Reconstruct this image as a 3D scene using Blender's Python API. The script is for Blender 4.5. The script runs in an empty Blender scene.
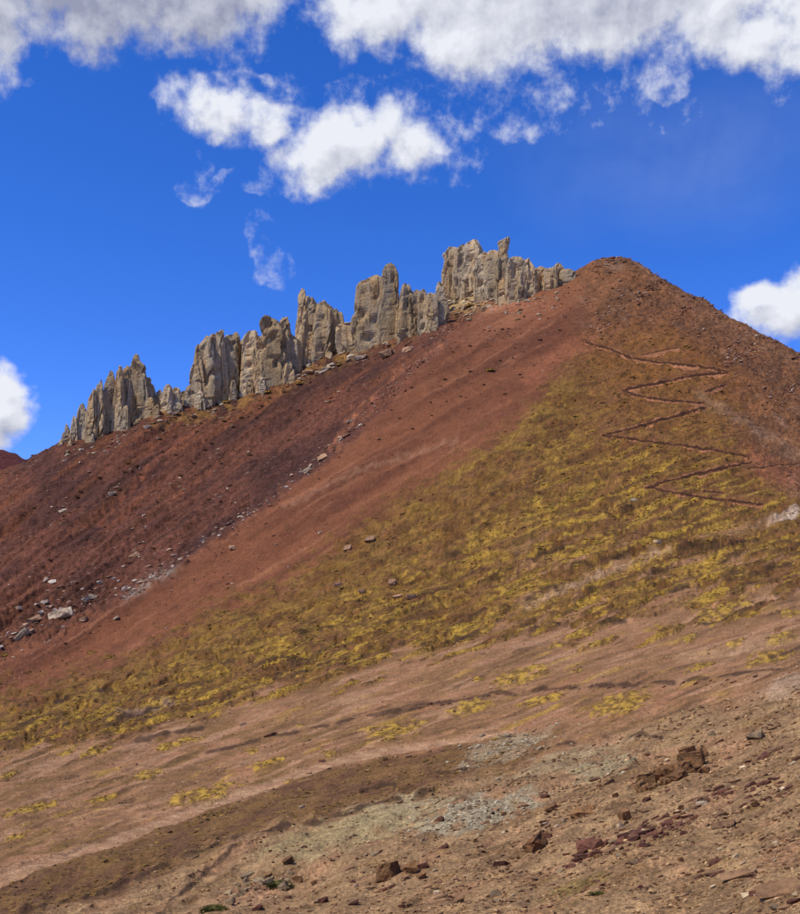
import bpy, bmesh, math, random
import numpy as np
from mathutils import Vector, Matrix, Euler

random.seed(7)
rng = np.random.default_rng(11)
scene = bpy.context.scene
COL = scene.collection
R = math.radians

# ------------------------------------------------------------------ camera
F = 1070.0            # focal length in units of a picture 800 wide and 914 high
YH = 640.0            # row of the level line
PITCH = math.atan((YH - 457.0) / F)
CAM = np.array([0.0, 0.0, 1.7])
cam_d = bpy.data.cameras.new('camera')
cam = bpy.data.objects.new('camera', cam_d)
COL.objects.link(cam)
cam.location = CAM
cam.rotation_euler = (R(90) + PITCH, 0, 0)
cam_d.sensor_fit = 'HORIZONTAL'
cam_d.angle = 2 * math.atan(400.0 / F)
cam_d.clip_start = 0.1
cam_d.clip_end = 20000
scene.camera = cam

# ------------------------------------------------------------------ light
SUN_AZ = R(-116)       # from +Y towards +X; negative is to the left
SUN_EL = R(57)
sun_dir = Vector((math.sin(SUN_AZ) * math.cos(SUN_EL), math.cos(SUN_AZ) * math.cos(SUN_EL), math.sin(SUN_EL)))
sun_l = bpy.data.lights.new('sun', 'SUN')
sun_l.energy = 4.4
sun_l.angle = R(0.55)
sun_l.color = (1.0, 0.93, 0.81)
sun = bpy.data.objects.new('sun', sun_l)
COL.objects.link(sun)
sun.rotation_euler = (-sun_dir).to_track_quat('-Z', 'Y').to_euler()

scene.view_settings.view_transform = 'Standard'
scene.view_settings.look = 'None'
scene.view_settings.exposure = 0.0
scene.view_settings.gamma = 1.0
scene.view_settings.use_curve_mapping = False
scene.cycles.use_denoising = True
scene.cycles.max_bounces = 5
scene.cycles.use_adaptive_sampling = True
scene.cycles.adaptive_threshold = 0.015

fwd = np.array([0, math.cos(PITCH), math.sin(PITCH)])
upv = np.array([0, -math.sin(PITCH), math.cos(PITCH)])


def ray(x, y):
    x = np.asarray(x, float); y = np.asarray(y, float)
    a = (x - 400) / F; b = (457 - y) / F
    d = np.stack([a, fwd[1] + b * upv[1], fwd[2] + b * upv[2]], -1)
    return d


def project(P):
    q = P - CAM
    w = q @ fwd
    w = np.where(np.abs(w) < 1e-6, 1e-6, w)
    return 400 + F * q[..., 0] / w, 457 - F * (q @ upv) / w, w


def azel(px, py):
    d = ray(px, py); d = d / np.linalg.norm(d)
    return math.atan2(d[0], d[1]), math.asin(d[2])


# ------------------------------------------------------------------ sky with clouds
def build_world():
    w = bpy.data.worlds.new('World')
    scene.world = w
    w.use_nodes = True
    nt = w.node_tree
    N, L = nt.nodes, nt.links
    N.clear()
    out = N.new('ShaderNodeOutputWorld')
    bg = N.new('ShaderNodeBackground')
    bg.inputs['Strength'].default_value = 0.12
    L.new(bg.outputs[0], out.inputs[0])
    sky = N.new('ShaderNodeTexSky')
    sky.sky_type = 'NISHITA'
    sky.sun_disc = False
    sky.sun_elevation = SUN_EL
    sky.sun_rotation = SUN_AZ
    sky.altitude = 4900
    sky.air_density = 1.0
    sky.dust_density = 0.25
    sky.ozone_density = 3.0
    hs = N.new('ShaderNodeHueSaturation')
    hs.inputs['Saturation'].default_value = SKY_SAT
    hs.inputs['Value'].default_value = SKY_VAL
    hs.inputs['Hue'].default_value = SKY_HUE
    L.new(sky.outputs[0], hs.inputs['Color'])
    tint = N.new('ShaderNodeMix'); tint.data_type = 'RGBA'; tint.blend_type = 'MULTIPLY'; tint.inputs['Factor'].default_value = 1.0
    tint.inputs['B'].default_value = SKY_TINT + (1,)
    L.new(hs.outputs[0], tint.inputs['A'])

    # --- cloud density as a function of azimuth and elevation
    g = bpy.data.node_groups.new('cloud_density', 'ShaderNodeTree')
    g.interface.new_socket('Vector', in_out='INPUT', socket_type='NodeSocketVector')
    g.interface.new_socket('Density', in_out='OUTPUT', socket_type='NodeSocketFloat')
    g.interface.new_socket('Field', in_out='OUTPUT', socket_type='NodeSocketFloat')
    g.interface.new_socket('Bulk', in_out='OUTPUT', socket_type='NodeSocketFloat')
    GN, GL = g.nodes, g.links
    gi = GN.new('NodeGroupInput'); go = GN.new('NodeGroupOutput')

    def m(op, a, b=None, c=None, clamp=False):
        n = GN.new('ShaderNodeMath'); n.operation = op; n.use_clamp = clamp
        for i, v in enumerate((a, b, c)):
            if v is None: continue
            if isinstance(v, (int, float)): n.inputs[i].default_value = v
            else: GL.new(v, n.inputs[i])
        return n.outputs[0]

    def vm(op, a, b):
        n = GN.new('ShaderNodeVectorMath'); n.operation = op
        for i, v in enumerate((a, b)):
            if isinstance(v, tuple): n.inputs[i].default_value = v
            else: GL.new(v, n.inputs[i])
        return n
    uv = gi.outputs[0]

    def noise(vec, scale, detail, rough, lac=2.0):
        n = GN.new('ShaderNodeTexNoise')
        n.inputs['Scale'].default_value = scale
        n.inputs['Detail'].default_value = detail
        n.inputs['Roughness'].default_value = rough
        n.inputs['Lacunarity'].default_value = lac
        GL.new(vec, n.inputs['Vector'])
        return n
    warp = noise(uv, 9.0, 4, 0.55)
    wv = vm('SUBTRACT', warp.outputs['Color'], (0.5, 0.5, 0.5))
    wsc = GN.new('ShaderNodeVectorMath'); wsc.operation = 'SCALE'; wsc.inputs['Scale'].default_value = 0.075
    GL.new(wv.outputs[0], wsc.inputs[0])
    uvw = vm('ADD', uv, wsc.outputs[0]).outputs[0]
    # blobs: centre px, centre py, radius x, radius y, rotation, weight
    blobs = CLOUDS
    field = None
    for (px, py, rx, ry, rot, wt) in blobs:
        a, e = azel(px, py)
        s = vm('SUBTRACT', uvw, (a, e, 0)).outputs[0]
        if rot:
            rn = GN.new('ShaderNodeVectorRotate'); rn.rotation_type = 'Z_AXIS'
            rn.inputs['Angle'].default_value = R(rot); GL.new(s, rn.inputs['Vector']); s = rn.outputs[0]
        s = vm('DIVIDE', s, (rx / F, ry / F, 1)).outputs[0]
        ln = GN.new('ShaderNodeVectorMath'); ln.operation = 'LENGTH'; GL.new(s, ln.inputs[0])
        v = m('MINIMUM', m('MULTIPLY', m('SUBTRACT', 1.0, ln.outputs['Value']), max(wt, 1.6)), wt)
        field = v if field is None else m('SMOOTH_MAX', field, v, 0.15)
    bulk = None      # the deep banks, whose bases are grey
    for (px, py, rx, ry, wt) in BULK:
        a, e = azel(px, py)
        s = vm('DIVIDE', vm('SUBTRACT', uvw, (a, e, 0)).outputs[0], (rx / F, ry / F, 1)).outputs[0]
        ln = GN.new('ShaderNodeVectorMath'); ln.operation = 'LENGTH'; GL.new(s, ln.inputs[0])
        v = m('MULTIPLY', m('SUBTRACT', 1.0, ln.outputs['Value']), wt)
        bulk = v if bulk is None else m('MAXIMUM', bulk, v)
    # the same kind of broken cloud goes on all round, outside the picture
    sep = GN.new('ShaderNodeSeparateXYZ'); GL.new(uv, sep.inputs[0])
    away = m('MULTIPLY', m('SUBTRACT', m('ABSOLUTE', sep.outputs[0]), 0.55), 6.0, clamp=True)
    high = m('MULTIPLY', m('SUBTRACT', sep.outputs[1], 0.62), 6.0, clamp=True)
    cover = noise(uv, 2.2, 3, 0.5)
    gen = m('MULTIPLY', m('SUBTRACT', cover.outputs[0], 0.56), 5.0)
    gen = m('SUBTRACT', m('MULTIPLY', gen, m('MAXIMUM', away, high)), m('MULTIPLY', m('SUBTRACT', 1.0, m('MAXIMUM', away, high)), 2.0))
    field = m('MAXIMUM', field, gen)
    field = m('MAXIMUM', field, -1.5)
    n1 = noise(uv, 22.0, 9, 0.62)
    n2 = noise(uv, 60.0, 6, 0.6)
    fine = m('ADD', m('MULTIPLY', m('SUBTRACT', n1.outputs[0], 0.5), 2.1), m('MULTIPLY', m('SUBTRACT', n2.outputs[0], 0.5), 1.0))
    tot = m('ADD', field, fine)
    mr = GN.new('ShaderNodeMapRange'); mr.interpolation_type = 'SMOOTHSTEP'
    mr.inputs['From Min'].default_value = -0.1; mr.inputs['From Max'].default_value = 0.95
    GL.new(tot, mr.inputs['Value'])
    va, ve = azel(VEIL[0], VEIL[1])
    vs = vm('DIVIDE', vm('SUBTRACT', uvw, (va, ve, 0)).outputs[0], (VEIL[2] / F, VEIL[3] / F, 1)).outputs[0]
    vl = GN.new('ShaderNodeVectorMath'); vl.operation = 'LENGTH'; GL.new(vs, vl.inputs[0])
    veil = m('MULTIPLY', m('SUBTRACT', 1.0, vl.outputs['Value'], clamp=True), VEIL[4])
    GL.new(m('MAXIMUM', mr.outputs[0], veil), go.inputs['Density'])
    GL.new(tot, go.inputs['Field'])
    GL.new(m('MAXIMUM', bulk, m('MULTIPLY', m('SUBTRACT', gen, 0.8), 0.6)), go.inputs['Bulk'])

    tc = N.new('ShaderNodeTexCoord')
    nrm = N.new('ShaderNodeVectorMath'); nrm.operation = 'NORMALIZE'
    L.new(tc.outputs['Generated'], nrm.inputs[0])
    sp = N.new('ShaderNodeSeparateXYZ'); L.new(nrm.outputs[0], sp.inputs[0])

    def wm(op, a, b=None, clamp=False):
        n = N.new('ShaderNodeMath'); n.operation = op; n.use_clamp = clamp
        for i, v in enumerate((a, b)):
            if v is None: continue
            if isinstance(v, (int, float)): n.inputs[i].default_value = v
            else: L.new(v, n.inputs[i])
        return n.outputs[0]
    az = wm('ARCTAN2', sp.outputs[0], sp.outputs[1])
    el = wm('ARCSINE', sp.outputs[2])
    cx = N.new('ShaderNodeCombineXYZ'); L.new(az, cx.inputs[0]); L.new(el, cx.inputs[1])
    d0 = N.new('ShaderNodeGroup'); d0.node_tree = g; L.new(cx.outputs[0], d0.inputs[0])
    off = N.new('ShaderNodeVectorMath'); off.operation = 'ADD'; off.inputs[1].default_value = (-0.006, 0.016, 0)
    L.new(cx.outputs[0], off.inputs[0])
    d1 = N.new('ShaderNodeGroup'); d1.node_tree = g; L.new(off.outputs[0], d1.inputs[0])
    # lit towards the sun, greyer where the cloud is thick above
    grad = wm('MULTIPLY', wm('SUBTRACT', d0.outputs['Field'], d1.outputs['Field']), 0.5)
    thick = N.new('ShaderNodeMapRange'); thick.interpolation_type = 'SMOOTHSTEP'
    thick.inputs['From Min'].default_value = 0.0; thick.inputs['From Max'].default_value = 1.0
    L.new(d0.outputs['Bulk'], thick.inputs['Value'])
    lit = wm('SUBTRACT', wm('ADD', 0.84, grad), wm('MULTIPLY', thick.outputs[0], 0.46), clamp=True)
    cr = N.new('ShaderNodeMix'); cr.data_type = 'RGBA'
    cr.inputs['A'].default_value = CLOUD_DARK
    cr.inputs['B'].default_value = CLOUD_LIT
    L.new(lit, cr.inputs['Factor'])
    mx = N.new('ShaderNodeMix'); mx.data_type = 'RGBA'
    L.new(d0.outputs['Density'], mx.inputs['Factor'])
    L.new(tint.outputs['Result'], mx.inputs['A'])
    L.new(cr.outputs['Result'], mx.inputs['B'])
    L.new(mx.outputs['Result'], bg.inputs['Color'])


SKY_SAT, SKY_VAL, SKY_HUE = 1.3, 1.75, 0.505
SKY_TINT = (1.3, 0.98, 1.24)
CLOUD_DARK = (2.6, 2.8, 3.9, 1)
CLOUD_LIT = (7.0, 7.2, 7.8, 1)
BULK = [(60, -70, 270, 150, 2.6), (610, -40, 210, 95, 0.75)]
VEIL = (690, 150, 230, 90, 0.09)
CLOUDS = [
    # grey bank at top left
    (50, -60, 215, 92, 0, 3.2), (185, -40, 115, 78, 0, 2.4), (-8, 18, 40, 56, 0, 1.2), (258, -26, 56, 46, 0, 1.1),
    # bank at top right
    (560, -58, 330, 112, 0, 3.0), (380, 8, 76, 56, 0, 1.3), (470, 28, 100, 42, 0, 1.5), (600, 26, 110, 42, 0, 1.5),
    (768, 38, 56, 36, 0, 1.1), (725, 10, 70, 48, 0, 1.4), (880, -25, 150, 100, 0, 2.0), (668, 66, 34, 22, 0, 0.25), (512, 98, 64, 40, 0, 0.1), (600, 95, 90, 26, 0, -0.08), (660, 85, 50, 30, 0, 0.0),
    # middle pair
    (214, 104, 58, 28, 10, 0.95), (258, 114, 40, 26, 0, 0.7), (282, 122, 34, 26, 0, 0.3), (236, 96, 60, 30, 0, 0.1), (440, 150, 46, 40, 0, 0.1), (360, 105, 70, 22, 0, 0.05), (345, 144, 94, 42, -4, 1.4), (325, 170, 42, 24, 0, 0.9),
    (410, 156, 44, 32, 0, 0.9), (203, 146, 20, 34, 0, 0.0), (202, 184, 26, 14, 0, 0.02), (258, 174, 40, 16, 0, 0.1),
    (436, 104, 50, 38, 0, 0.05),
    # small wisps
    (266, 236, 16, 26, -20, 0.0), (275, 260, 18, 28, 0, 0.05), (325, 282, 22, 16, 0, -0.1),
    # low cumulus at each side
    (2, 405, 40, 44, 0, 1.9), (-30, 415, 60, 55, 0, 1.9), (10, 380, 26, 28, 0, 1.2),
    (795, 314, 58, 38, 0, 1.7), (760, 298, 30, 20, 0, 1.0), (830, 296, 60, 50, 0, 1.8),
]
build_world()


# ------------------------------------------------------------------ helpers
def lin(r, g, b):
    f = lambda c: (c / 255 / 12.92) if c / 255 <= 0.04045 else ((c / 255 + 0.055) / 1.055) ** 2.4
    return np.array([f(r), f(g), f(b)])


def _h(ix, iy, iz, seed):
    h = (ix.astype(np.uint32) * np.uint32(374761393) + iy.astype(np.uint32) * np.uint32(668265263)
         + iz.astype(np.uint32) * np.uint32(2147483647) + np.uint32(seed * 974711 + 13))
    h = (h ^ (h >> np.uint32(13))) * np.uint32(1274126177)
    h = (h ^ (h >> np.uint32(16))) * np.uint32(2246822519)
    return ((h ^ (h >> np.uint32(13))) & np.uint32(0xffffff)).astype(np.float64) / 0xffffff


_ang = np.random.default_rng(5).uniform(0, 2 * np.pi, 1024)
_GX = np.cos(_ang).astype(np.float32) * 1.5; _GY = np.sin(_ang).astype(np.float32) * 1.5


def noise2(x, y, seed=0):
    x = np.asarray(x); y = np.asarray(y)
    xi = np.floor(x); yi = np.floor(y)
    fx = (x - xi).astype(np.float32); fy = (y - yi).astype(np.float32)
    xi = xi.astype(np.int32); yi = yi.astype(np.int32)
    u = fx * fx * fx * (fx * (fx * 6 - 15) + 10); v = fy * fy * fy * (fy * (fy * 6 - 15) + 10)
    hx = [xi.astype(np.uint32) * np.uint32(374761393), (xi + 1).astype(np.uint32) * np.uint32(374761393)]
    hy = [yi.astype(np.uint32) * np.uint32(668265263) + np.uint32(seed * 974711 + 13), (yi + 1).astype(np.uint32) * np.uint32(668265263) + np.uint32(seed * 974711 + 13)]

    def gr(i, j):
        h = hx[i] + hy[j]
        h = (h ^ (h >> np.uint32(13))) * np.uint32(1274126177)
        k = ((h ^ (h >> np.uint32(16))) & np.uint32(1023)).astype(np.int32)
        return _GX[k] * (fx - i) + _GY[k] * (fy - j)
    a = gr(0, 0); b = gr(1, 0); c = gr(0, 1); d = gr(1, 1)
    a = a + u * (b - a)
    return a + v * ((c + u * (d - c)) - a)


def fbm2(x, y, o=4, seed=0, gain=0.5):
    s = 0; amp = 1; t = 0
    for k in range(o):
        s = s + amp * noise2(x * 2 ** k + 17.3 * k, y * 2 ** k - 9.1 * k, seed + k); t += amp; amp *= gain
    return s / t


def noise3(x, y, z, seed=0):
    xi = np.floor(x); yi = np.floor(y); zi = np.floor(z)
    fx, fy, fz = x - xi, y - yi, z - zi
    xi, yi, zi = xi.astype(np.int64), yi.astype(np.int64), zi.astype(np.int64)
    s = lambda t: t * t * (3 - 2 * t)
    u, v, w = s(fx), s(fy), s(fz)
    r = 0
    for i in (0, 1):
        for j in (0, 1):
            for k in (0, 1):
                r = r + _h(xi + i, yi + j, zi + k, seed) * (u if i else 1 - u) * (v if j else 1 - v) * (w if k else 1 - w)
    return r * 2 - 1


def cell3(x, y, z, seed=0):
    """nearest and second nearest cell distance and a random number of the nearest cell"""
    xi = np.floor(x).astype(np.int64); yi = np.floor(y).astype(np.int64); zi = np.floor(z).astype(np.int64)
    f1 = np.full(x.shape, 9.0); f2 = np.full(x.shape, 9.0); rid = np.zeros(x.shape)
    for i in (-1, 0, 1):
        for j in (-1, 0, 1):
            for k in (-1, 0, 1):
                a, b, c = xi + i, yi + j, zi + k
                px = a + _h(a, b, c, seed); py = b + _h(a, b, c, seed + 1); pz = c + _h(a, b, c, seed + 2)
                d = np.sqrt((x - px) ** 2 + (y - py) ** 2 + (z - pz) ** 2)
                near = d < f1
                f2 = np.where(near, f1, np.minimum(f2, d))
                rid = np.where(near, _h(a, b, c, seed + 3), rid)
                f1 = np.where(near, d, f1)
    return f1, f2, rid


def ss(a, b, x):
    t = np.clip((x - a) / (b - a), 0, 1)
    return t * t * (3 - 2 * t)


def tag(o, label=None, cat=None, group=None, kind=None):
    if label: o['label'] = label
    if cat: o['category'] = cat
    if group: o['group'] = group
    if kind: o['kind'] = kind
    return o


def empty(name, loc):
    o = bpy.data.objects.new(name, None)
    COL.objects.link(o)
    o.location = Vector([float(v) for v in loc])
    o.empty_display_size = 0.5
    return o


def mesh_np(name, V, Fq, mat, col=None, smooth=True, stony=None):
    """mesh from numpy vertices and a list of equal-sized faces"""
    me = bpy.data.meshes.new(name)
    V = np.asarray(V, np.float32); Fq = np.asarray(Fq, np.int32)
    k = Fq.shape[1]
    me.vertices.add(len(V)); me.vertices.foreach_set('co', V.ravel())
    me.loops.add(Fq.size); me.loops.foreach_set('vertex_index', Fq.ravel())
    me.polygons.add(len(Fq))
    me.polygons.foreach_set('loop_start', np.arange(0, Fq.size, k, dtype=np.int32))
    me.polygons.foreach_set('use_smooth', np.full(len(Fq), smooth, dtype=bool))
    me.update(calc_edges=True)
    if col is not None:
        at = me.attributes.new('Col', 'FLOAT_COLOR', 'POINT')
        c4 = np.ones((len(V), 4), np.float32); c4[:, :3] = col
        if stony is not None: c4[:, 3] = stony
        at.data.foreach_set('color', c4.ravel())
    me.materials.append(mat)
    return me


def add(name, me, parent=None, loc=None):
    o = bpy.data.objects.new(name, me)
    COL.objects.link(o)
    if parent is not None: o.parent = parent
    if loc is not None: o.location = Vector([float(v) for v in loc])
    return o


# ------------------------------------------------------------------ materials
def mat_new(name):
    mt = bpy.data.materials.new(name); mt.use_nodes = True
    nt = mt.node_tree; nt.nodes.clear()
    out = nt.nodes.new('ShaderNodeOutputMaterial')
    b = nt.nodes.new('ShaderNodeBsdfPrincipled')
    b.inputs['Roughness'].default_value = 0.95
    b.inputs['Specular IOR Level'].default_value = 0.15
    nt.links.new(b.outputs[0], out.inputs[0])
    return mt, nt, b


def nz(nt, vec, scale, detail=5, rough=0.6):
    n = nt.nodes.new('ShaderNodeTexNoise')
    n.inputs['Scale'].default_value = scale; n.inputs['Detail'].default_value = detail
    n.inputs['Roughness'].default_value = rough
    nt.links.new(vec, n.inputs['Vector'])
    return n.outputs['Fac']


def mrange(nt, v, a, b, c, d):
    n = nt.nodes.new('ShaderNodeMapRange')
    n.inputs['From Min'].default_value = a; n.inputs['From Max'].default_value = b
    n.inputs['To Min'].default_value = c; n.inputs['To Max'].default_value = d
    nt.links.new(v, n.inputs['Value'])
    return n.outputs[0]


def mixc(nt, fac, a, b, mode='MIX'):
    n = nt.nodes.new('ShaderNodeMix'); n.data_type = 'RGBA'; n.blend_type = mode
    for s, v in (('Factor', fac), ('A', a), ('B', b)):
        if isinstance(v, (int, float)): n.inputs[s].default_value = v
        elif isinstance(v, (tuple, list, np.ndarray)): n.inputs[s].default_value = tuple(float(q) for q in v[:3]) + (1,)
        else: nt.links.new(v, n.inputs[s])
    return n.outputs['Result']


def bump(nt, b, h, strength, dist):
    n = nt.nodes.new('ShaderNodeBump')
    n.inputs['Strength'].default_value = strength; n.inputs['Distance'].default_value = dist
    nt.links.new(h, n.inputs['Height']); nt.links.new(n.outputs[0], b.inputs['Normal'])
    return n


def ground_material(name, s1, s2, bdist, bstr=0.7):
    """soil whose zones are stored on the mesh, broken up by grain of two sizes"""
    mt, nt, b = mat_new(name)
    at = nt.nodes.new('ShaderNodeAttribute'); at.attribute_name = 'Col'
    geo = nt.nodes.new('ShaderNodeNewGeometry'); P = geo.outputs['Position']
    n1 = nz(nt, P, s1, 6, 0.65); n2 = nz(nt, P, s2, 4, 0.7)
    f1 = mrange(nt, n1, 0.3, 0.7, 0.62, 1.38)
    f2 = mrange(nt, n2, 0.3, 0.7, 0.42, 1.58)
    c = mixc(nt, at.outputs['Alpha'], at.outputs['Color'], f1, 'MULTIPLY')
    c = mixc(nt, at.outputs['Alpha'], c, f2, 'MULTIPLY')
    nt.links.new(c, b.inputs['Base Color'])
    h = nt.nodes.new('ShaderNodeMath'); h.operation = 'ADD'
    nt.links.new(n1, h.inputs[0])
    sc = nt.nodes.new('ShaderNodeMath'); sc.operation = 'MULTIPLY'; sc.inputs[1].default_value = 0.35
    nt.links.new(n2, sc.inputs[0]); nt.links.new(sc.outputs[0], h.inputs[1])
    bn = bump(nt, b, h.outputs[0], bstr, bdist)
    bs = nt.nodes.new('ShaderNodeMath'); bs.operation = 'MULTIPLY'; bs.inputs[1].default_value = bstr
    nt.links.new(at.outputs['Alpha'], bs.inputs[0]); nt.links.new(bs.outputs[0], bn.inputs['Strength'])
    return mt


def rock_material(name, base, second, stain, dark, scale=0.5, stretch=1.0, grain=6.0, bdist=0.3, crack=True, stain_amt=0.5):
    mt, nt, b = mat_new(name)
    geo = nt.nodes.new('ShaderNodeNewGeometry'); P = geo.outputs['Position']
    oi = nt.nodes.new('ShaderNodeObjectInfo')
    mp = nt.nodes.new('ShaderNodeMapping'); mp.inputs['Scale'].default_value = (1, 1, stretch)
    nt.links.new(P, mp.inputs['Vector']); Q = mp.outputs[0]
    a = nz(nt, Q, scale, 5, 0.6); s = nz(nt, Q, scale * 1.7, 4, 0.65); d = nz(nt, Q, scale * 3.1, 5, 0.65); gn = nz(nt, P, grain, 5, 0.7)
    c = mixc(nt, mrange(nt, a, 0.4, 0.6, 0, 1), base, second)
    c = mixc(nt, mrange(nt, s, 0.58 - 0.1 * stain_amt, 0.72, 0, stain_amt), c, stain)
    c = mixc(nt, mrange(nt, d, 0.52, 0.66, 0, 0.75), c, dark)
    c = mixc(nt, 1.0, c, mrange(nt, gn, 0.3, 0.7, 0.72, 1.25), 'MULTIPLY')
    c = mixc(nt, 1.0, c, mrange(nt, oi.outputs['Random'], 0, 1, 0.66, 1.14), 'MULTIPLY')
    nt.links.new(c, b.inputs['Base Color'])
    h = nt.nodes.new('ShaderNodeMath'); h.operation = 'ADD'
    nt.links.new(d, h.inputs[0]); nt.links.new(gn, h.inputs[1])
    bump(nt, b, h.outputs[0], 0.8, bdist)
    return mt


def plant_material(name, c1, c2, scale):
    mt, nt, b = mat_new(name)
    geo = nt.nodes.new('ShaderNodeNewGeometry')
    n = nz(nt, geo.outputs['Position'], scale, 4, 0.7)
    nt.links.new(mixc(nt, mrange(nt, n, 0.35, 0.65, 0, 1), c1, c2), b.inputs['Base Color'])
    return mt


M_hill = ground_material('hillside_soil', 0.35, 2.0, 1.8, 1.0)
M_mid = ground_material('foot_slope_soil', 0.9, 5.5, 0.5, 0.9)
M_near = ground_material('near_slope_soil', 1.4, 10.0, 0.2, 1.0)
M_spire = rock_material('spire_limestone', lin(188, 168, 134), lin(196, 164, 116), lin(182, 126, 64), lin(88, 74, 58), 0.14, 0.3, 1.2, 1.2, stain_amt=0.55)
M_pale = rock_material('pale_boulder', lin(208, 186, 152), lin(182, 158, 126), lin(172, 130, 86), lin(126, 102, 80), 0.5, 1, 4, 0.2, stain_amt=0.25)
M_tan = rock_material('tan_boulder', lin(176, 138, 104), lin(160, 124, 92), lin(150, 110, 66), lin(116, 84, 62), 0.8, 1, 5, 0.12, stain_amt=0.3)
M_brown = rock_material('brown_outcrop', lin(128, 94, 60), lin(142, 104, 66), lin(160, 100, 54), lin(72, 52, 36), 1.2, 1, 9, 0.1, stain_amt=0.6)
M_maroon = rock_material('maroon_shale', lin(98, 64, 50), lin(120, 78, 58), lin(150, 106, 80), lin(62, 42, 36), 1.6, 1, 12, 0.05, stain_amt=0.4)
M_shale = rock_material('brown_shale', lin(150, 114, 80), lin(132, 100, 70), lin(172, 134, 98), lin(92, 68, 50), 1.6, 1, 12, 0.05, stain_amt=0.4)
M_white = rock_material('white_stone', lin(208, 184, 142), lin(188, 162, 124), lin(176, 144, 104), lin(150, 122, 92), 2.0, 1, 12, 0.03, stain_amt=0.2)
M_grey = rock_material('grey_stone', lin(142, 120, 88), lin(158, 134, 98), lin(140, 120, 90), lin(100, 90, 82), 1.4, 1, 9, 0.05, stain_amt=0.3)

# ------------------------------------------------------------------ terrain
# Survey lines running across the slope, from the feet of the camera to the crest and down behind it.
# Each is a list of (x, y, D): picture position and level distance in metres; 'z' lines give height directly.
LINES = [
    ('z', [(-700, -2.6, 3.5), (-250, -2.2, 3.5), (400, -1.75, 3.5), (1050, -1.3, 3.5), (1500, -1.0, 3.5)]),
    ('y', [(-700, 985, 46), (-250, 970, 34), (0, 960, 27), (200, 960, 24), (400, 960, 20), (600, 960, 16), (800, 960, 12.5), (1050, 950, 10), (1500, 930, 9)]),
    ('y', [(-700, 885, 75), (-250, 870, 58), (0, 860, 47), (200, 858, 42), (400, 858, 34), (600, 858, 26), (800, 856, 20), (1050, 850, 16), (1500, 830, 14)]),
    ('y', [(-700, 815, 125), (-250, 800, 96), (0, 792, 78), (200, 788, 68), (400, 784, 55), (600, 776, 41), (800, 768, 31), (1050, 755, 24), (1500, 720, 20)]),
    ('y', [(-700, 790, 180), (-250, 765, 140), (0, 748, 116), (200, 728, 108), (400, 705, 93), (600, 688, 74), (800, 674, 54), (1050, 655, 44), (1500, 620, 38)]),
    ('y', [(-700, 770, 215), (-250, 740, 175), (0, 718, 150), (200, 680, 155), (400, 640, 160), (600, 607, 160), (800, 585, 150), (1050, 570, 140), (1500, 540, 120)]),
    ('y', [(-700, 745, 250), (-250, 715, 212), (0, 690, 185), (100, 655, 198), (200, 613, 210), (300, 570, 222), (400, 512, 240), (500, 462, 255), (600, 432, 265), (700, 450, 258), (800, 482, 240), (1050, 530, 215), (1500, 545, 190)]),
    ('y', [(-700, 735, 275), (-250, 705, 232), (0, 660, 205), (60, 632, 212), (125, 601, 222), (190, 557, 240), (250, 520, 252), (300, 480, 265), (350, 440, 280), (400, 390, 300), (440, 348, 320), (500, 341, 335), (600, 342, 335), (700, 372, 315), (800, 422, 290), (1050, 520, 255), (1500, 560, 220)]),
    ('y', [(-700, 700, 310), (-250, 675, 265), (0, 640, 228), (60, 617, 238), (125, 590, 250), (190, 550, 263), (250, 514, 276), (300, 475, 288), (350, 435, 302), (400, 385, 318), (440, 343, 333), (500, 330, 350), (600, 318, 350), (700, 345, 330), (800, 398, 302), (1050, 505, 272), (1500, 560, 240)]),
    ('y', [(-700, 610, 400), (-250, 590, 355), (0, 550, 330), (100, 505, 340), (200, 470, 355), (300, 420, 370), (350, 388, 380), (400, 352, 390), (450, 318, 402), (500, 301, 406), (560, 287, 396), (615, 275, 380), (700, 316, 355), (800, 372, 326), (1050, 492, 290), (1500, 565, 260)]),
    ('y', [(-700, 560, 480), (-250, 520, 440), (-100, 490, 430), (0, 470, 420), (22, 461, 418), (62, 441, 415), (105, 431, 418), (155, 405, 424), (185, 398, 428), (235, 390, 432), (265, 376, 434), (300, 360, 436), (342, 338, 438), (395, 322, 438), (432, 306, 438), (445, 297, 438), (480, 286, 436), (520, 288, 430), (555, 283, 420), (576, 274, 412), (590, 266, 405), (600, 260, 400), (612, 257, 397), (632, 258, 393), (650, 264, 388), (665, 274, 383), (690, 288, 376), (710, 298, 372), (740, 319, 364), (760, 329, 358), (800, 348, 346), (900, 405, 325), (1050, 480, 305), (1500, 570, 280)]),
]
ncol_in = 840
XS = np.concatenate([np.linspace(-700, -70, 40)[:-1], np.linspace(-70, 870, ncol_in), np.linspace(870, 1500, 40)[1:]])


def smooth1(a, n):
    k = np.hanning(n * 2 + 3)[1:-1]; k /= k.sum()
    pad = np.concatenate([np.full(n, a[0]), a, np.full(n, a[-1])])
    return np.convolve(pad, k, 'valid')


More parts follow.
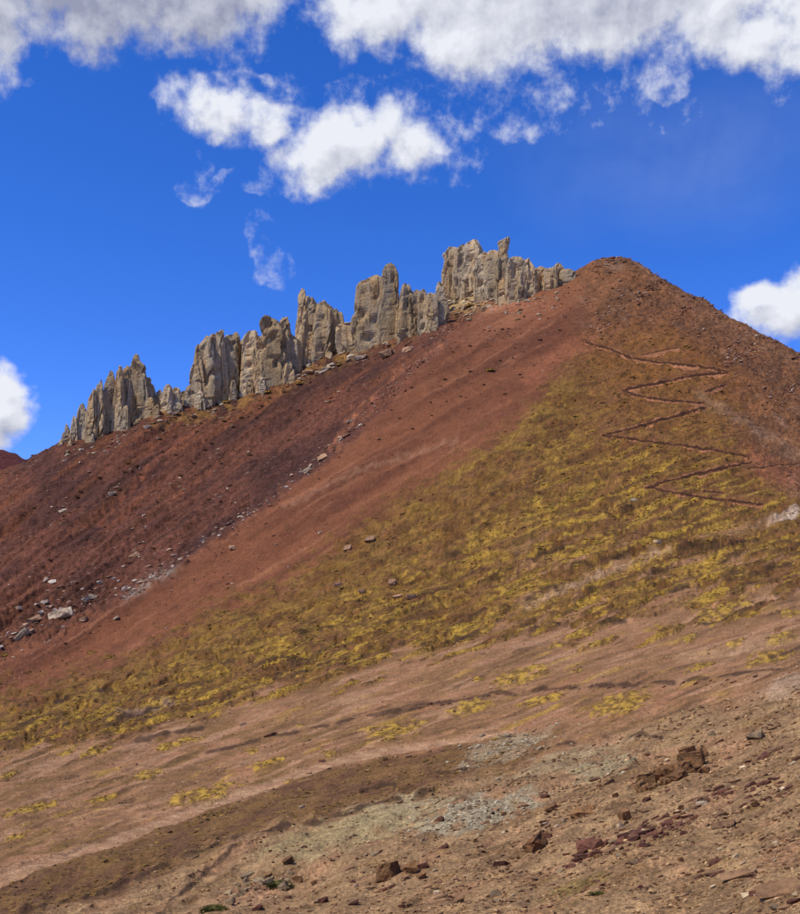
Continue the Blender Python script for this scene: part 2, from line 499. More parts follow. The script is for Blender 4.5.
LD, LZ = [], []
for li, (mode, pts) in enumerate(LINES):
    p = np.array(pts, float)
    y = np.interp(XS, p[:, 0], p[:, 1]); D = np.interp(XS, p[:, 0], p[:, 2])
    D = smooth1(D, 22)
    if mode == 'y':
        if li < len(LINES) - 1: y = smooth1(y, 22)
        d = ray(XS, y)
        z = CAM[2] + d[:, 2] / np.hypot(d[:, 0], d[:, 1]) * D
    else:
        z = y + CAM[2]
    LD.append(D); LZ.append(z)
LD.append(LD[-1] + 9); LZ.append(LZ[-1] - 2.5)
LD.append(LD[-2] + 70); LZ.append(LZ[-2] - 45)
LD.append(LD[-3] + 450); LZ.append(np.full_like(XS, -70.0))
LD.append(np.full_like(XS, 9000.0)); LZ.append(np.full_like(XS, -160.0))
LD = np.array(LD); LZ = np.array(LZ)
rows_per = [26, 96, 90, 90, 84, 92, 92, 46, 110, 92, 8, 10, 6, 6]


def pchip(Y, k, t):
    """monotone cubic through rows of Y (uniform knots) in interval k at t"""
    n = len(Y)
    dl = np.diff(Y, axis=0)

    def der(i):
        if i == 0: return dl[0]
        if i == n - 1: return dl[-1]
        a, b = dl[i - 1], dl[i]
        with np.errstate(divide='ignore', invalid='ignore'):
            h = np.where(a * b > 0, 2 * a * b / (a + b), 0.0)
        return h
    m0, m1 = der(k), der(k + 1)
    t = t[:, None]
    return ((2 * t**3 - 3 * t**2 + 1) * Y[k] + (t**3 - 2 * t**2 + t) * m0 + (-2 * t**3 + 3 * t**2) * Y[k + 1] + (t**3 - t**2) * m1)


Dg, Zg = [], []
for k, n in enumerate(rows_per):
    t = np.arange(n) / n
    Dg.append(pchip(LD, k, t)); Zg.append(pchip(LZ, k, t))
Dg.append(LD[-1][None]); Zg.append(LZ[-1][None])
Dg = np.concatenate(Dg); Zg = np.concatenate(Zg)
NR, NC = Dg.shape
dirx = (XS - 400) / F
nn = np.hypot(dirx, 1.0)
# level bearing of each column
hx = dirx / np.hypot(dirx, fwd[1]); hy = fwd[1] / np.hypot(dirx, fwd[1])
G = np.stack([hx[None] * Dg, hy[None] * Dg, Zg], -1)
PX, PY, PW = project(G)
CREST = sum(rows_per[:10])
front = (np.arange(NR) <= CREST)[:, None] & np.ones((1, NC), bool)
wx, wy = G[..., 0], G[..., 1]
dist = Dg


def poly_dist(poly, X, Y):
    """distance to a polyline in picture units, and the signed side (positive above it)"""
    best = np.full(X.shape, 1e9); side = np.zeros(X.shape)
    for (x0, y0), (x1, y1) in zip(poly[:-1], poly[1:]):
        dx, dy = x1 - x0, y1 - y0
        L2 = dx * dx + dy * dy
        t = np.clip(((X - x0) * dx + (Y - y0) * dy) / L2, 0, 1)
        ex, ey = X - (x0 + t * dx), Y - (y0 + t * dy)
        d = np.hypot(ex, ey)
        nb = d < best
        best = np.where(nb, d, best)
        sg = -(dx * (Y - y0) - dy * (X - x0)) * (1 if dx > 0 else -1)
        side = np.where(nb, np.sign(sg), side)
    return best, side


def region(poly_pts, margin=40):
    p = np.array(poly_pts)
    return (PX > p[:, 0].min() - margin) & (PX < p[:, 0].max() + margin) & (PY > p[:, 1].min() - margin) & (PY < p[:, 1].max() + margin) & front


def yb(pts):
    p = np.array(pts, float)
    return np.interp(PX, p[:, 0], p[:, 1])


# zone boundaries, as rows over x
wob = 9 * fbm2(PX / 38, PY / 20, 4, 3)
gb = yb([(-300, 770), (-60, 705), (0, 690), (130, 652), (220, 603), (300, 566), (370, 513), (440, 472), (510, 428), (548, 380), (575, 348), (610, 332), (650, 318), (690, 326), (722, 345), (760, 375), (800, 400), (900, 460)]) + wob
ge = yb([(-300, 790), (-60, 764), (0, 756), (60, 748), (130, 737), (200, 717), (250, 702), (330, 682), (400, 657), (450, 641), (520, 630), (600, 612), (660, 606), (720, 594), (800, 578), (900, 565)]) + wob * 1.1 + 62 * (0.3 + 0.7 * ss(60, 400, PX)) * fbm2(PX / 70, (PY + 0.34 * PX) / 11, 4, 56) + 16 * ss(450, 650, PX)
rib = yb([(-300, 720), (-50, 675), (0, 655), (60, 630), (125, 601), (190, 557), (250, 520), (300, 480), (350, 440), (400, 390), (440, 345), (470, 318), (500, 300), (520, 285)])
gpatch = fbm2(PX / 16, (PY + 0.3 * PX) / 7, 4, 55)
xr = np.interp(PY, [300, 330, 380, 440, 480, 520, 560], [670, 690, 728, 738, 765, 815, 900])
rfade = 1 - ss(-26, 40, PX - xr + 50 * gpatch)
grass = ss(-16, 26, PY - gb + 34 * gpatch) * rfade * (1 - ss(-4, 5, PY - ge)) * front
# bare tongues inside the grass on the right
purple = (1 - ss(-9, 9, PY - rib + 0.9 * wob + 9 * fbm2(PX / 9, PY / 7, 3, 58))) * (PX < 520) * front
foot = ss(-4, 5, PY - ge)
nearb = yb([(-300, 935), (0, 925), (100, 898), (180, 866), (240, 845), (320, 826), (400, 800), (480, 775), (560, 752), (640, 725), (720, 705), (800, 690), (900, 680)])
near = ss(-10, 10, PY - nearb + wob)

# course of the zigzag footpath
PATHS = [
    [(586, 342), (609, 348), (635, 359), (668, 363), (694, 366), (719, 369), (730, 373)],
    [(730, 373), (701, 374), (661, 382), (622, 390)],
    [(622, 390), (645, 397), (668, 400), (704, 403)],
    [(704, 407), (671, 417), (632, 428), (602, 435)],
    [(602, 435), (648, 441), (694, 447), (734, 453), (750, 457)],
    [(750, 462), (707, 471), (668, 481), (645, 487)],
    [(645, 487), (681, 493), (714, 499), (747, 502), (762, 504)],
    [(724, 384), (714, 388), (702, 392)],
    [(705, 490), (722, 493)], [(745, 469), (775, 465), (800, 464)], [(640, 355), (664, 350), (680, 347)],
]


pathd = np.full_like(Dg, 99.0)
for pl in PATHS:
    rg = region(pl, 12)
    pathd[rg] = np.minimum(pathd[rg], poly_dist(pl, PX[rg], PY[rg])[0])
offpath = ss(2.5, 5, pathd)

# --- relief
dz = np.zeros_like(Dg)
far = ss(90, 200, dist)
dz += far * (1.6 * fbm2(wx / 34, wy / 34, 4, 21) + 0.55 * fbm2(wx / 7, wy / 7, 3, 22))
dz += (1 - far) * (0.55 * fbm2(wx / 13, wy / 13, 4, 23) * ss(6, 25, dist) + 0.13 * fbm2(wx / 1.9, wy / 1.9, 3, 24) * ss(4, 12, dist))
# runnels down the fall line of the bowl (they run down to the left) and of the red face
n1 = (0.60 * PX + 0.80 * PY); t1 = (-0.80 * PX + 0.60 * PY)
run1 = fbm2(n1 / 17, t1 / 170, 4, 31, 0.55)
n2_ = (0.50 * PX + 0.87 * PY); t2 = (-0.87 * PX + 0.5 * PY)
run2 = fbm2(n2_ / 15, t2 / 240, 4, 32, 0.5)
redz = (1 - grass) * (1 - foot) * front
rocky = np.clip(purple * redz + redz * ss(540, 640, PX + 0.2 * (PY - 300)), 0, 1)
dz += rocky * 0.55 * fbm2(PX / 6, PY / 4.5, 3, 36) * (0.3 + 0.7 * far)
crestfade = ss(0, 26, PY - np.interp(PX, [p[0] for p in LINES[10][1]], [p[1] for p in LINES[10][1]]))
rill = fbm2(n1 / 5.5, t1 / 120, 3, 37)
dz += purple * redz * (0.9 * rill + 3.6 * run1 + 0.8 * np.abs(fbm2(n1 / 7, t1 / 40, 3, 33))) * (0.25 + 0.75 * crestfade)
dz += (1 - purple) * redz * 0.7 * run2 * (0.2 + 0.8 * crestfade)
# rocky crown of the peak
pk = redz * np.exp(-(((PX - 640) / 110) ** 2 + ((PY - 300) / 50) ** 2))
dz += pk * (1.3 * np.abs(fbm2(wx / 9, wy / 9, 4, 41)) - 0.4)
rt = redz * ss(640, 720, PX) * front
dz += rt * 0.9 * fbm2(wx / 6, wy / 6, 4, 42)
# turf that stands above the bare soil, with broken edges
tn = fbm2(PX / 30 + PY / 60, PY / 8, 4, 51) + 0.35 * fbm2(PX / 9, PY / 4, 2, 52)
led_n = fbm2((PX - 0.3 * PY) / 60, (PY + 0.42 * PX) / 11, 2, 57)
led_s = ss(-0.22, 0.26, led_n) + 0.5 * ss(0.2, 0.6, led_n)
dz += near * ss(8, 25, dist) * led_s * 0.0032 * dist
turf = grass * ss(-0.02, 0.06, tn + 0.16)
dz += turf * (0.45 + 0.25 * fbm2(wx / 2.2, wy / 2.2, 2, 53)) * ss(60, 160, dist)
# low terraces along the contour
dz += grass * 0.5 * fbm2(PX / 60, (PY + 0.3 * PX) / 7, 3, 54)

# scarps: broken turf banks and gully edges, soil showing on the steep face (height in metres, reach in picture units)
BANKS = [
    ([(55, 702), (80, 697), (112, 690)], 1.1, 8), ([(198, 674), (220, 668), (244, 664)], 1.2, 8), ([(298, 642), (322, 636), (344, 630)], 1.1, 8), ([(14, 737), (40, 731), (66, 727)], 1.0, 8),
    ([(418, 602), (436, 596), (452, 592)], 1.1, 7), ([(478, 588), (496, 581), (514, 577)], 1.2, 8), ([(640, 577), (666, 568)], 1.2, 8), ([(718, 588), (742, 581), (764, 577)], 1.2, 9),
    ([(500, 612), (520, 606), (536, 604)], 1.1, 8), ([(360, 655), (384, 647), (404, 642)], 1.0, 8), ([(660, 522), (684, 517)], 0.9, 7), ([(730, 545), (760, 540)], 1.0, 8), ([(150, 690), (172, 684)], 1.0, 7), ([(590, 592), (614, 586)], 1.0, 7),
    ([(539, 558), (556, 555), (577, 554)], 1.5, 12), ([(601, 561), (615, 557), (632, 553)], 1.3, 11), ([(678, 550), (698, 547), (718, 547)], 1.6, 12),
    ([(622, 509), (634, 506)], 1.2, 7), ([(652, 541), (670, 539)], 0.8, 7), ([(766, 574), (792, 569)], 1.1, 10), ([(540, 593), (557, 591)], 0.9, 8),
    ([(596, 629), (610, 624), (626, 621)], 1.2, 11), ([(532, 631), (548, 627), (568, 623)], 1.0, 10), ([(582, 573), (606, 568)], 0.9, 8),
    ([(698, 622), (715, 625), (742, 615)], 0.5, 12), ([(117, 721), (145, 713), (176, 702)], 1.3, 12), ([(135, 741), (165, 736), (202, 729)], 1.0, 10),
    ([(250, 667), (275, 663), (292, 662)], 1.0, 9), ([(420, 650), (445, 643), (478, 634)], 0.9, 9), ([(562, 617), (574, 612)], 0.8, 7),
    ([(380, 628), (400, 622)], 0.7, 7), ([(445, 556), (462, 552)], 0.8, 7), ([(650, 600), (690, 590)], 0.6, 7), ([(770, 660), (800, 650)], 0.2, 9),
    ([(20, 914), (60, 902), (120, 881), (182, 862), (240, 843), (320, 827), (400, 801), (430, 792)], 0.55, 14),
    ([(160, 914), (185, 890), (205, 872), (235, 856)], 0.5, 12),
    ([(200, 757), (232, 747), (300, 733), (400, 712), (430, 705), (480, 696), (550, 688), (620, 686), (680, 683), (780, 675)], 0.28, 8),
    ([(430, 770), (470, 765), (500, 758)], 0.35, 8), ([(360, 790), (395, 783)], 0.3, 8), ([(540, 745), (590, 737), (640, 735), (662, 738)], 0.25, 7),
]
scarp = np.zeros_like(Dg)
for bi, (pl, hgt, reach) in enumerate(BANKS):
    rg = region(pl, reach + 6)
    X = PX[rg]; Y = PY[rg] + 2.2 * noise2(PX[rg] / 22, PY[rg] / 30, 90 + bi) + 0.7 * noise2(PX[rg] / 6, PY[rg] / 9, 92 + bi)
    d, s = poly_dist(pl, X, Y)
    along = np.clip(0.55 + 0.9 * noise2(PX[rg] / 16, PY[rg] / 40, 130 + bi), 0, 1.2)
    ew = 1.3 if pl[0][1] < 600 else 3.2
    up = np.exp(-(np.maximum(d * s, 0) / reach) ** 2) * ss(-ew, ew, d * s)
    hgt = hgt * (0.6 if pl[0][1] < 600 else 0.3)
    dz[rg] += hgt * up * along
    dz[rg] -= 0.4 * hgt * np.where(s <= 0, np.exp(-((d - 5) / 3) ** 2), 0) * along
    scarp[rg] = np.maximum(scarp[rg], np.exp(-(d / 2.0) ** 2) * np.clip(along * 1.7, 0, 1))

# --- colours of the ground itself
def mixa(c, col, f):
    return c + (col - c) * np.clip(f, 0, 1)[..., None]


C_red = lin(119, 73, 51); C_red2 = lin(100, 60, 43); C_redlight = lin(138, 90, 66)
C_pur = lin(108, 66, 52); C_pur2 = lin(80, 50, 43); C_orange = lin(130, 78, 50)
C_olive = lin(124, 91, 45); C_olive2 = lin(104, 70, 37); C_yel = lin(172, 136, 56); C_turf = lin(82, 58, 34)
C_foot = lin(148, 108, 80); C_foot2 = lin(130, 95, 66); C_track = lin(172, 136, 108)
C_near = lin(154, 122, 90); C_near2 = lin(136, 106, 78); C_grey = lin(150, 136, 112); C_soil = lin(58, 40, 29)
col = np.zeros(G.shape) + C_red
col = mixa(col, C_red2, ss(-0.2, 0.35, run2))
col = mixa(col, C_redlight, 0.7 * ss(0.18, 0.5, fbm2(n2_ / 8, t2 / 110, 3, 61)))
# darker, purple-brown gravel of the bowl with orange runnels
cp = np.zeros(G.shape) + C_pur
cp = mixa(cp, C_pur2, ss(-0.25, 0.35, fbm2(n1 / 30, t1 / 90, 4, 62)))
upper = 1 - ss(30, 150, PY - np.interp(PX, [p[0] for p in LINES[10][1]], [p[1] for p in LINES[10][1]]))
cp = mixa(cp, lin(72, 46, 38), 0.5 * ss(0.05, 0.4, rill))
cp = mixa(cp, C_orange, 0.55 * ss(0.0, 0.45, fbm2(n1 / 11, t1 / 130, 3, 63)) * (0.35 + 0.65 * upper))
cp = mixa(cp, C_red, 0.6 * ss(560, 640, PY))
col = mixa(col, cp, purple)
# peak and right flank: browner with pale stones
cpk = mixa(np.zeros(G.shape) + lin(131, 87, 59), lin(108, 73, 51), ss(-0.3, 0.3, fbm2(PX / 24, PY / 18, 4, 64)))
cpk = mixa(cpk, lin(150, 118, 98), 0.45 * ss(0.15, 0.5, fbm2(PX / 30, PY / 14 - PX / 22, 4, 65)))
pkm = np.maximum(redz, (1 - rfade) * (PY < 560)) * ss(-20, 60, (PX - 535) - 0.55 * (PY - 262) + 20 * fbm2(PX / 40, PY / 40, 3, 66))
col = mixa(col, cpk, pkm)
# tan ledge and ochre fringe under the spires
sk = np.interp(PX, [p[0] for p in LINES[10][1]], [p[1] for p in LINES[10][1]])
fr = np.exp(-((PY - sk - 15) / 9) ** 2) * (PX > 150) * (PX < 475) * ss(-0.2, 0.3, fbm2(PX / 12, PY / 6, 3, 67))
col = mixa(col, lin(150, 110, 60), 0.8 * fr)
led = np.exp(-(((PX - 455) / 26) ** 2 + ((PY - 299) / 9) ** 2))
col = mixa(col, lin(198, 168, 122), 1.2 * led)
col = mixa(col, lin(176, 128, 100), 0.7 * np.exp(-(((PX - 503) / 16) ** 2 + ((PY - 304 + 0.4 * (PX - 503)) / 5) ** 2)))
col = mixa(col, lin(150, 96, 72), 0.6 * np.exp(-(((PX - 515) / 30) ** 2 + ((PY - 302) / 8) ** 2)))
# pale and grey streaks
for pl, wdt, cc, am in [
    ([(285, 508), (330, 485), (390, 462), (455, 440)], 3.2, lin(160, 118, 94), 0.55),
    ([(128, 597), (150, 581), (172, 570)], 5.5, lin(128, 116, 108), 0.9),
    ([(440, 345), (400, 372), (360, 412), (330, 448)], 3.0, lin(176, 112, 80), 0.7),
    ([(200, 420), (150, 470), (100, 520)], 3.0, lin(170, 100, 68), 0.5),
]:
    rg = region(pl, 30); d, s = poly_dist(pl, PX[rg] + 4 * noise2(PX[rg] / 10, PY[rg] / 10, 71), PY[rg] + 3 * noise2(PX[rg] / 8, PY[rg] / 8, 72))
    c = col[rg]; col[rg] = mixa(c, cc, am * np.exp(-(d / wdt) ** 2) * (0.6 + 0.6 * noise2(PX[rg] / 5, PY[rg] / 5, 73)))
# grass slope
cg = mixa(np.zeros(G.shape) + C_olive, C_olive2, ss(-0.25, 0.3, fbm2(PX / 26, PY / 12, 4, 74)))
cg = mixa(cg, C_turf, 0.75 * ss(0.12, 0.4, fbm2(PX / 22, (PY + 0.35 * PX) / 6, 4, 75)))
low = np.maximum(ss(0, 170, PY - gb), 0.95 * ss(0.15, 0.8, (PY - gb) / np.maximum(ge - gb, 25)))
yel = fbm2(PX / 26, (PY + 0.38 * PX) / 6.5, 3, 76) + 0.25 * fbm2(PX / 80, PY / 60, 2, 77)
yel_l = fbm2(PX / 62, (PY + 0.36 * PX) / 4.6, 3, 125)
yel = yel + low * (1.15 * yel_l + 0.03 - yel)
yfl = fbm2(PX / 8, (PY + 0.32 * PX) / 2.8, 2, 119)
ym = ss(0.1, 0.34, (0.75 - 0.3 * low) * yfl + (0.8 + 0.5 * low) * yel) * (0.15 + 0.75 * low)
cg = mixa(cg, C_yel, 0.9 * ym)
for pl, wdt, am in [([(598, 486), (565, 500), (540, 512), (500, 530), (465, 548)], 5, 0.9), ([(575, 520), (520, 545), (450, 575)], 4, 0.5), ([(548, 400), (520, 432), (485, 462), (450, 480)], 3.5, 0.5), ([(400, 610), (340, 632), (270, 650), (200, 680)], 6, 0.6),
                    ([(560, 600), (500, 618), (430, 640), (360, 668)], 5, 0.6), ([(250, 625), (180, 660), (110, 690), (40, 715)], 5, 0.5), ([(700, 575), (640, 590), (590, 605)], 4, 0.6), ([(420, 560), (370, 590), (300, 612)], 4, 0.5)]:
    rg = region(pl, 30); d, s = poly_dist(pl, PX[rg] + 8 * noise2(PX[rg] / 16, PY[rg] / 12, 111), PY[rg] + 6 * noise2(PX[rg] / 14, PY[rg] / 10, 112))
    f_ = am * np.exp(-(d / wdt) ** 2) * ss(-0.35, 0.3, fbm2(PX[rg] / 9, PY[rg] / 4, 3, 113))
    cg[rg] = mixa(cg[rg], C_yel, f_); ym[rg] = np.maximum(ym[rg], f_)
upg = (1 - ss(360, 520, PY)) * ss(560, 620, PX)
cg = mixa(cg, lin(124, 80, 44), 0.75 * upg)
cg = mixa(cg, lin(122, 82, 54), 0.6 * ss(0.05, 0.35, fbm2(PX / 45, (PY + 0.38 * PX) / 10, 4, 120)))
cg = mixa(cg, lin(78, 56, 36), 0.7 * low * ss(0.1, 0.3, fbm2(PX / 55, (PY + 0.36 * PX) / 4.2, 3, 126)))
cg = mixa(cg, lin(70, 50, 32), 0.55 * ss(0.2, 0.42, fbm2(PX / 9, (PY + 0.3 * PX) / 3, 2, 121)))
bare = ss(0.15, 0.3, fbm2(PX / 55, (PY + 0.4 * PX) / 10, 4, 78)) * ss(520, 560, PY) * ss(470, 560, PX)
cg = mixa(cg, C_foot, 0.85 * bare)
col = mixa(col, cg, grass)
ymask = ym * grass
# bare foot of the hill
cf = mixa(np.zeros(G.shape) + C_foot, C_foot2, ss(-0.3, 0.3, fbm2(PX / 70, (PY + 0.3 * PX) / 9, 4, 79)))
cf = mixa(cf, lin(150, 98, 74), 0.3 * ss(0.1, 0.4, fbm2(PX / 90, (PY + 0.32 * PX) / 20, 3, 80)))
olf = ss(0.08, 0.3, fbm2(PX / 60, (PY + 0.36 * PX) / 9, 4, 82)) * ss(640, 760, PY + 0.2 * (400 - PX) * 0.3)
cf = mixa(cf, lin(112, 84, 46), 0.75 * olf)
fy_ = ss(0.16, 0.36, fbm2(PX / 44, (PY + 0.36 * PX) / 5, 2, 114)) * ss(-0.1, 0.3, fbm2(PX / 120, (PY + 0.3 * PX) / 26, 2, 115))
cf = mixa(cf, C_yel, 0.6 * fy_)
fd_ = ss(0.14, 0.3, fbm2(PX / 55, (PY + 0.37 * PX) / 4.5, 2, 116)) * ss(-0.15, 0.25, fbm2(PX / 150, (PY + 0.3 * PX) / 30, 2, 117))
cf = mixa(cf, lin(90, 65, 44), 0.75 * fd_)
cf = mixa(cf, lin(118, 86, 58), 0.6 * ss(0.05, 0.35, fbm2(PX / 130, (PY + 0.36 * PX) / 12, 3, 127)))
dz += foot * (1 - near) * (0.16 * fy_ + 0.1 * fd_) * np.clip(dist / 140, 0, 1)
cf = mixa(cf, lin(168, 128, 102), 0.55 * ss(0.12, 0.35, fbm2(PX / 100, (PY + 0.36 * PX) / 6, 3, 118)))
# the brown, half-grown strip below the track
tr = [(-60, 903), (0, 880), (60, 860), (120, 838), (190, 812), (250, 790), (320, 768), (380, 752), (430, 742), (480, 733), (520, 727)]
trp = np.array(tr); try_ = np.interp(PX, trp[:, 0], trp[:, 1])
strip = ss(0, 8, PY - try_ - 3) * (1 - ss(-8, 6, PY - nearb + wob)) * (1 - ss(480, 600, PX))
cf = mixa(cf, mixa(np.zeros(G.shape) + lin(112, 82, 48), lin(96, 66, 46), ss(-0.2, 0.3, fbm2(PX / 40, (PY + 0.4 * PX) / 9, 4, 83))), 0.9 * strip)
# yellow moss mats on the bare foot, each one placed
MATS = [(245, 667, 20, 4), (520, 676, 26, 8), (395, 731, 28, 8), (490, 643, 8, 3), (557, 645, 9, 3), (577, 673, 7, 2), (655, 628, 11, 4), (660, 612, 8, 3),
        (720, 612, 24, 11), (770, 660, 22, 6), (780, 640, 16, 5), (265, 767, 20, 4), (150, 775, 14, 6), (30, 812, 26, 5), (200, 795, 34, 8), (620, 705, 30, 11),
        (95, 752, 16, 4), (18, 835, 12, 3), (470, 706, 24, 6), (540, 700, 20, 5), (293, 780, 9, 3), (66, 755, 8, 2), (625, 700, 14, 4), (700, 670, 16, 4),
        (250, 752, 8, 3), (180, 742, 22, 4), (745, 605, 10, 3), (480, 680, 6, 2), (430, 657, 5, 2), (300, 727, 6, 2), (340, 720, 5, 2), (690, 640, 8, 3), (605, 640, 5, 2),
        (105, 800, 14, 3), (8, 775, 8, 3), (330, 757, 9, 3), (500, 735, 10, 3), (735, 645, 9, 3), (790, 615, 12, 4)]
mats = np.zeros_like(Dg)
for (mx_, my_, ma, mb) in MATS:
    rg = (np.abs(PX - mx_) < ma * 2) & (np.abs(PY - my_) < ma * 1.5) & front
    X = PX[rg] - mx_; Y = PY[rg] - my_ + 0.25 * X
    q = (X / ma) ** 2 + (Y / mb) ** 2 + 2.2 * fbm2(PX[rg] / 12, (PY[rg] + 0.3 * PX[rg]) / 3.2, 3, 84)
    mats[rg] = np.maximum(mats[rg], 1 - ss(0.5, 1.1, q))
cf = mixa(cf, mixa(np.zeros(G.shape) + C_yel, lin(108, 80, 42), ss(-0.15, 0.2, fbm2(PX / 10, PY / 3, 3, 85))), 0.9 * mats)
dz += mats * foot * (1 - near) * 0.14 * np.clip(dist / 140, 0, 1)
col = mixa(col, cf, foot)
# near slope
cn = mixa(np.zeros(G.shape) + C_near, C_near2, ss(-0.3, 0.3, fbm2(PX / 50, (PY + 0.4 * PX) / 16, 5, 86)))
cn = mixa(cn, lin(160, 116, 88), 0.5 * ss(0.05, 0.4, fbm2(PX / 70, (PY + 0.4 * PX) / 20, 4, 87)))
cn = mixa(cn, lin(122, 92, 50), 0.45 * ss(0.15, 0.45, fbm2(PX / 60, (PY + 0.4 * PX) / 12, 4, 88)))
cn = mixa(cn, lin(108, 80, 55), 0.55 * ss(0.05, 0.35, fbm2(PX / 110, (PY + 0.42 * PX) / 13, 3, 128)))
col = mixa(col, cn, near)
for (cx_, cy_, ra, rb, cc, am) in [(480, 812, 62, 15, lin(152, 140, 120), 0.8), (400, 815, 60, 14, lin(158, 142, 112), 0.7), (602, 766, 34, 13, lin(154, 138, 108), 0.75), (560, 758, 60, 10, lin(156, 140, 112), 0.5), (505, 745, 46, 13, lin(152, 132, 108), 0.7),
                                (340, 838, 80, 18, lin(156, 136, 100), 0.7), (250, 892, 40, 8, lin(150, 98, 76), 0.4), (230, 905, 50, 10, lin(168, 130, 100), 0.5), (785, 515, 16, 5, lin(184, 158, 142), 0.9), (575, 890, 40, 8, lin(124, 104, 52), 0.6), (785, 690, 26, 10, lin(165, 140, 120), 0.5),
                                (520, 600, 0.1, 0.1, C_foot, 0)]:
    X = PX - cx_; Y = PY - cy_ + 0.28 * X
    q = (X / ra) ** 2 + (Y / rb) ** 2 + 1.6 * fbm2(PX / 18, (PY + 0.3 * PX) / 6, 4, 89)
    col = mixa(col, cc, am * (1 - ss(0.3, 1.2, q)) * front)
# contour bands of the hump above the grey lens
hump = np.exp(-(((PX - 560) / 110) ** 2 + ((PY - 755) / 30) ** 2)) * front
hb = np.sin((PY + 0.22 * PX - 0.0012 * (PX - 560) ** 2) / 3.1 + 2 * noise2(PX / 40, PY / 40, 90))
col = mixa(col, lin(112, 80, 58), 0.35 * hump * ss(0.3, 0.9, hb))
# bare worn tongues on the right of the zigzag and across the turf
for pl, wdt, cc, am in [
    ([(526, 610), (560, 595), (600, 575), (640, 558), (668, 550)], 3.6, C_track, 0.9), ([(520, 568), (560, 562)], 3.5, C_foot, 0.8),
    ([(700, 540), (740, 528), (775, 518)], 3.0, lin(168, 128, 96), 0.6), ([(750, 456), (770, 470), (800, 485)], 10, lin(150, 92, 68), 0.7),
    ([(690, 590), (680, 605), (640, 625)], 10, C_foot, 0.7), ([(120, 715), (170, 706)], 3.5, lin(140, 112, 104), 0.7), ([(590, 342), (560, 350), (530, 380)], 8, lin(160, 96, 70), 0.4),
    ([(680, 660), (740, 650), (800, 640)], 4, lin(176, 140, 110), 0.5), ([(700, 395), (740, 420), (800, 455)], 6, lin(160, 130, 110), 0.35), ([(640, 265), (700, 310), (800, 362)], 5, lin(160, 118, 96), 0.3),
]:
    rg = region(pl, 40); d, s = poly_dist(pl, PX[rg] + 5 * noise2(PX[rg] / 14, PY[rg] / 10, 91), PY[rg] + 3 * noise2(PX[rg] / 10, PY[rg] / 8, 92))
    col[rg] = mixa(col[rg], cc, am * np.exp(-(d / wdt) ** 2) * (0.75 + 0.5 * noise2(PX[rg] / 5, PY[rg] / 5, 93)))
col = mixa(col, C_soil, 0.75 * ss(0.25, 0.8, scarp))
col = mixa(col, lin(112, 72, 48), 0.75 * np.exp(-(pathd / 3.2) ** 2) * ss(-0.5, 0.3, fbm2(PX / 6, PY / 4, 3, 122)) * front)
# the vehicle track
rg = region(tr, 60)
td = np.full_like(Dg, 99.0)
td[rg] = poly_dist(tr, PX[rg], PY[rg] + 1.5 * noise2(PX[rg] / 25, PY[rg] / 25, 94))[0]
tw = np.interp(PX, [0, 250, 520], [6.0, 5.0, 2.2])
trackm = (1 - ss(0.75, 1.15, td / tw)) * front
col = mixa(col, mixa(np.zeros(G.shape) + C_track, lin(150, 112, 88), ss(-0.3, 0.3, fbm2(PX / 20, PY / 3, 3, 95))), 0.85 * trackm)
dz -= trackm * 0.12
# grain
spk = rng.normal(0, 1, Dg.shape)
col = col * (1 + 0.07 * spk + (0.16 + 0.38 * np.clip(rocky + near + 0.7 * grass + 0.06 * foot, 0, 1)) * fbm2(PX / 3.2, PY / 2.4, 3, 96) + 0.12 * fbm2(PX / 20, PY / 12, 3, 97))[..., None]
col[..., 2] *= 0.84
col = np.clip(col, 0.006, 0.9)

P3 = G.copy()
P3[..., 2] += dz * np.where(np.arange(NR)[:, None] > CREST + 20, 0.0, 1.0)

idx = np.arange(NR * NC).reshape(NR, NC)
faces = np.stack([idx[:-1, :-1], idx[:-1, 1:], idx[1:, 1:], idx[1:, :-1]], -1).reshape(-1, 4)
fmx = lambda a: (a[:-1, :-1] + a[:-1, 1:] + a[1:, 1:] + a[1:, :-1]).ravel() / 4
ftrack = fmx(trackm) > 0.5
fnear = (fmx(near * front) > 0.5) & ~ftrack
ffoot = (fmx(foot * front) > 0.5) & ~ftrack & ~fnear
fhill = ~ftrack & ~fnear & ~ffoot
Vall = P3.reshape(-1, 3); Call = col.reshape(-1, 3)
Sall = (0.42 + 0.58 * np.clip(rocky + 0.8 * near + 0.55 * grass + 0.6 * foot, 0, 1)).reshape(-1)


def sub_terrain(name, mask, mat):
    f = faces[mask]
    used, inv = np.unique(f, return_inverse=True)
    me = mesh_np(name, Vall[used], inv.reshape(-1, 4), mat, Call[used], stony=Sall[used])
    return tag(add(name, me), kind='structure')


hillside = sub_terrain('hillside', fhill, M_hill)
hillside['label'] = 'red and purple scree mountainside with yellow grass lower down'
lower = sub_terrain('foot_slope', ffoot, M_mid)
lower['label'] = 'bare pinkish brown ground at the foot of the mountain with grass patches'
near_slope = sub_terrain('near_slope', fnear, M_near)
near_slope['label'] = 'bare stony brown slope in front of the mountain'
track = sub_terrain('dirt_track', ftrack, M_near)
track['label'] = 'pale dirt track running up across the lower slope'

# visible terrain point for each picture position
PX2, PY2, PW2 = project(P3)
fl = (front & (PX2 > -60) & (PX2 < 860) & (PY2 > 200) & (PY2 < 960)).ravel()
ids = np.nonzero(fl)[0]
bx = np.rint(PX2.ravel()[ids]).astype(int) + 60; by = np.rint(PY2.ravel()[ids]).astype(int)
order = np.argsort(-PW2.ravel()[ids])
ZMAP = np.full((1000, 940), -1, np.int64)
ZMAP[by[order], bx[order]] = ids[order]


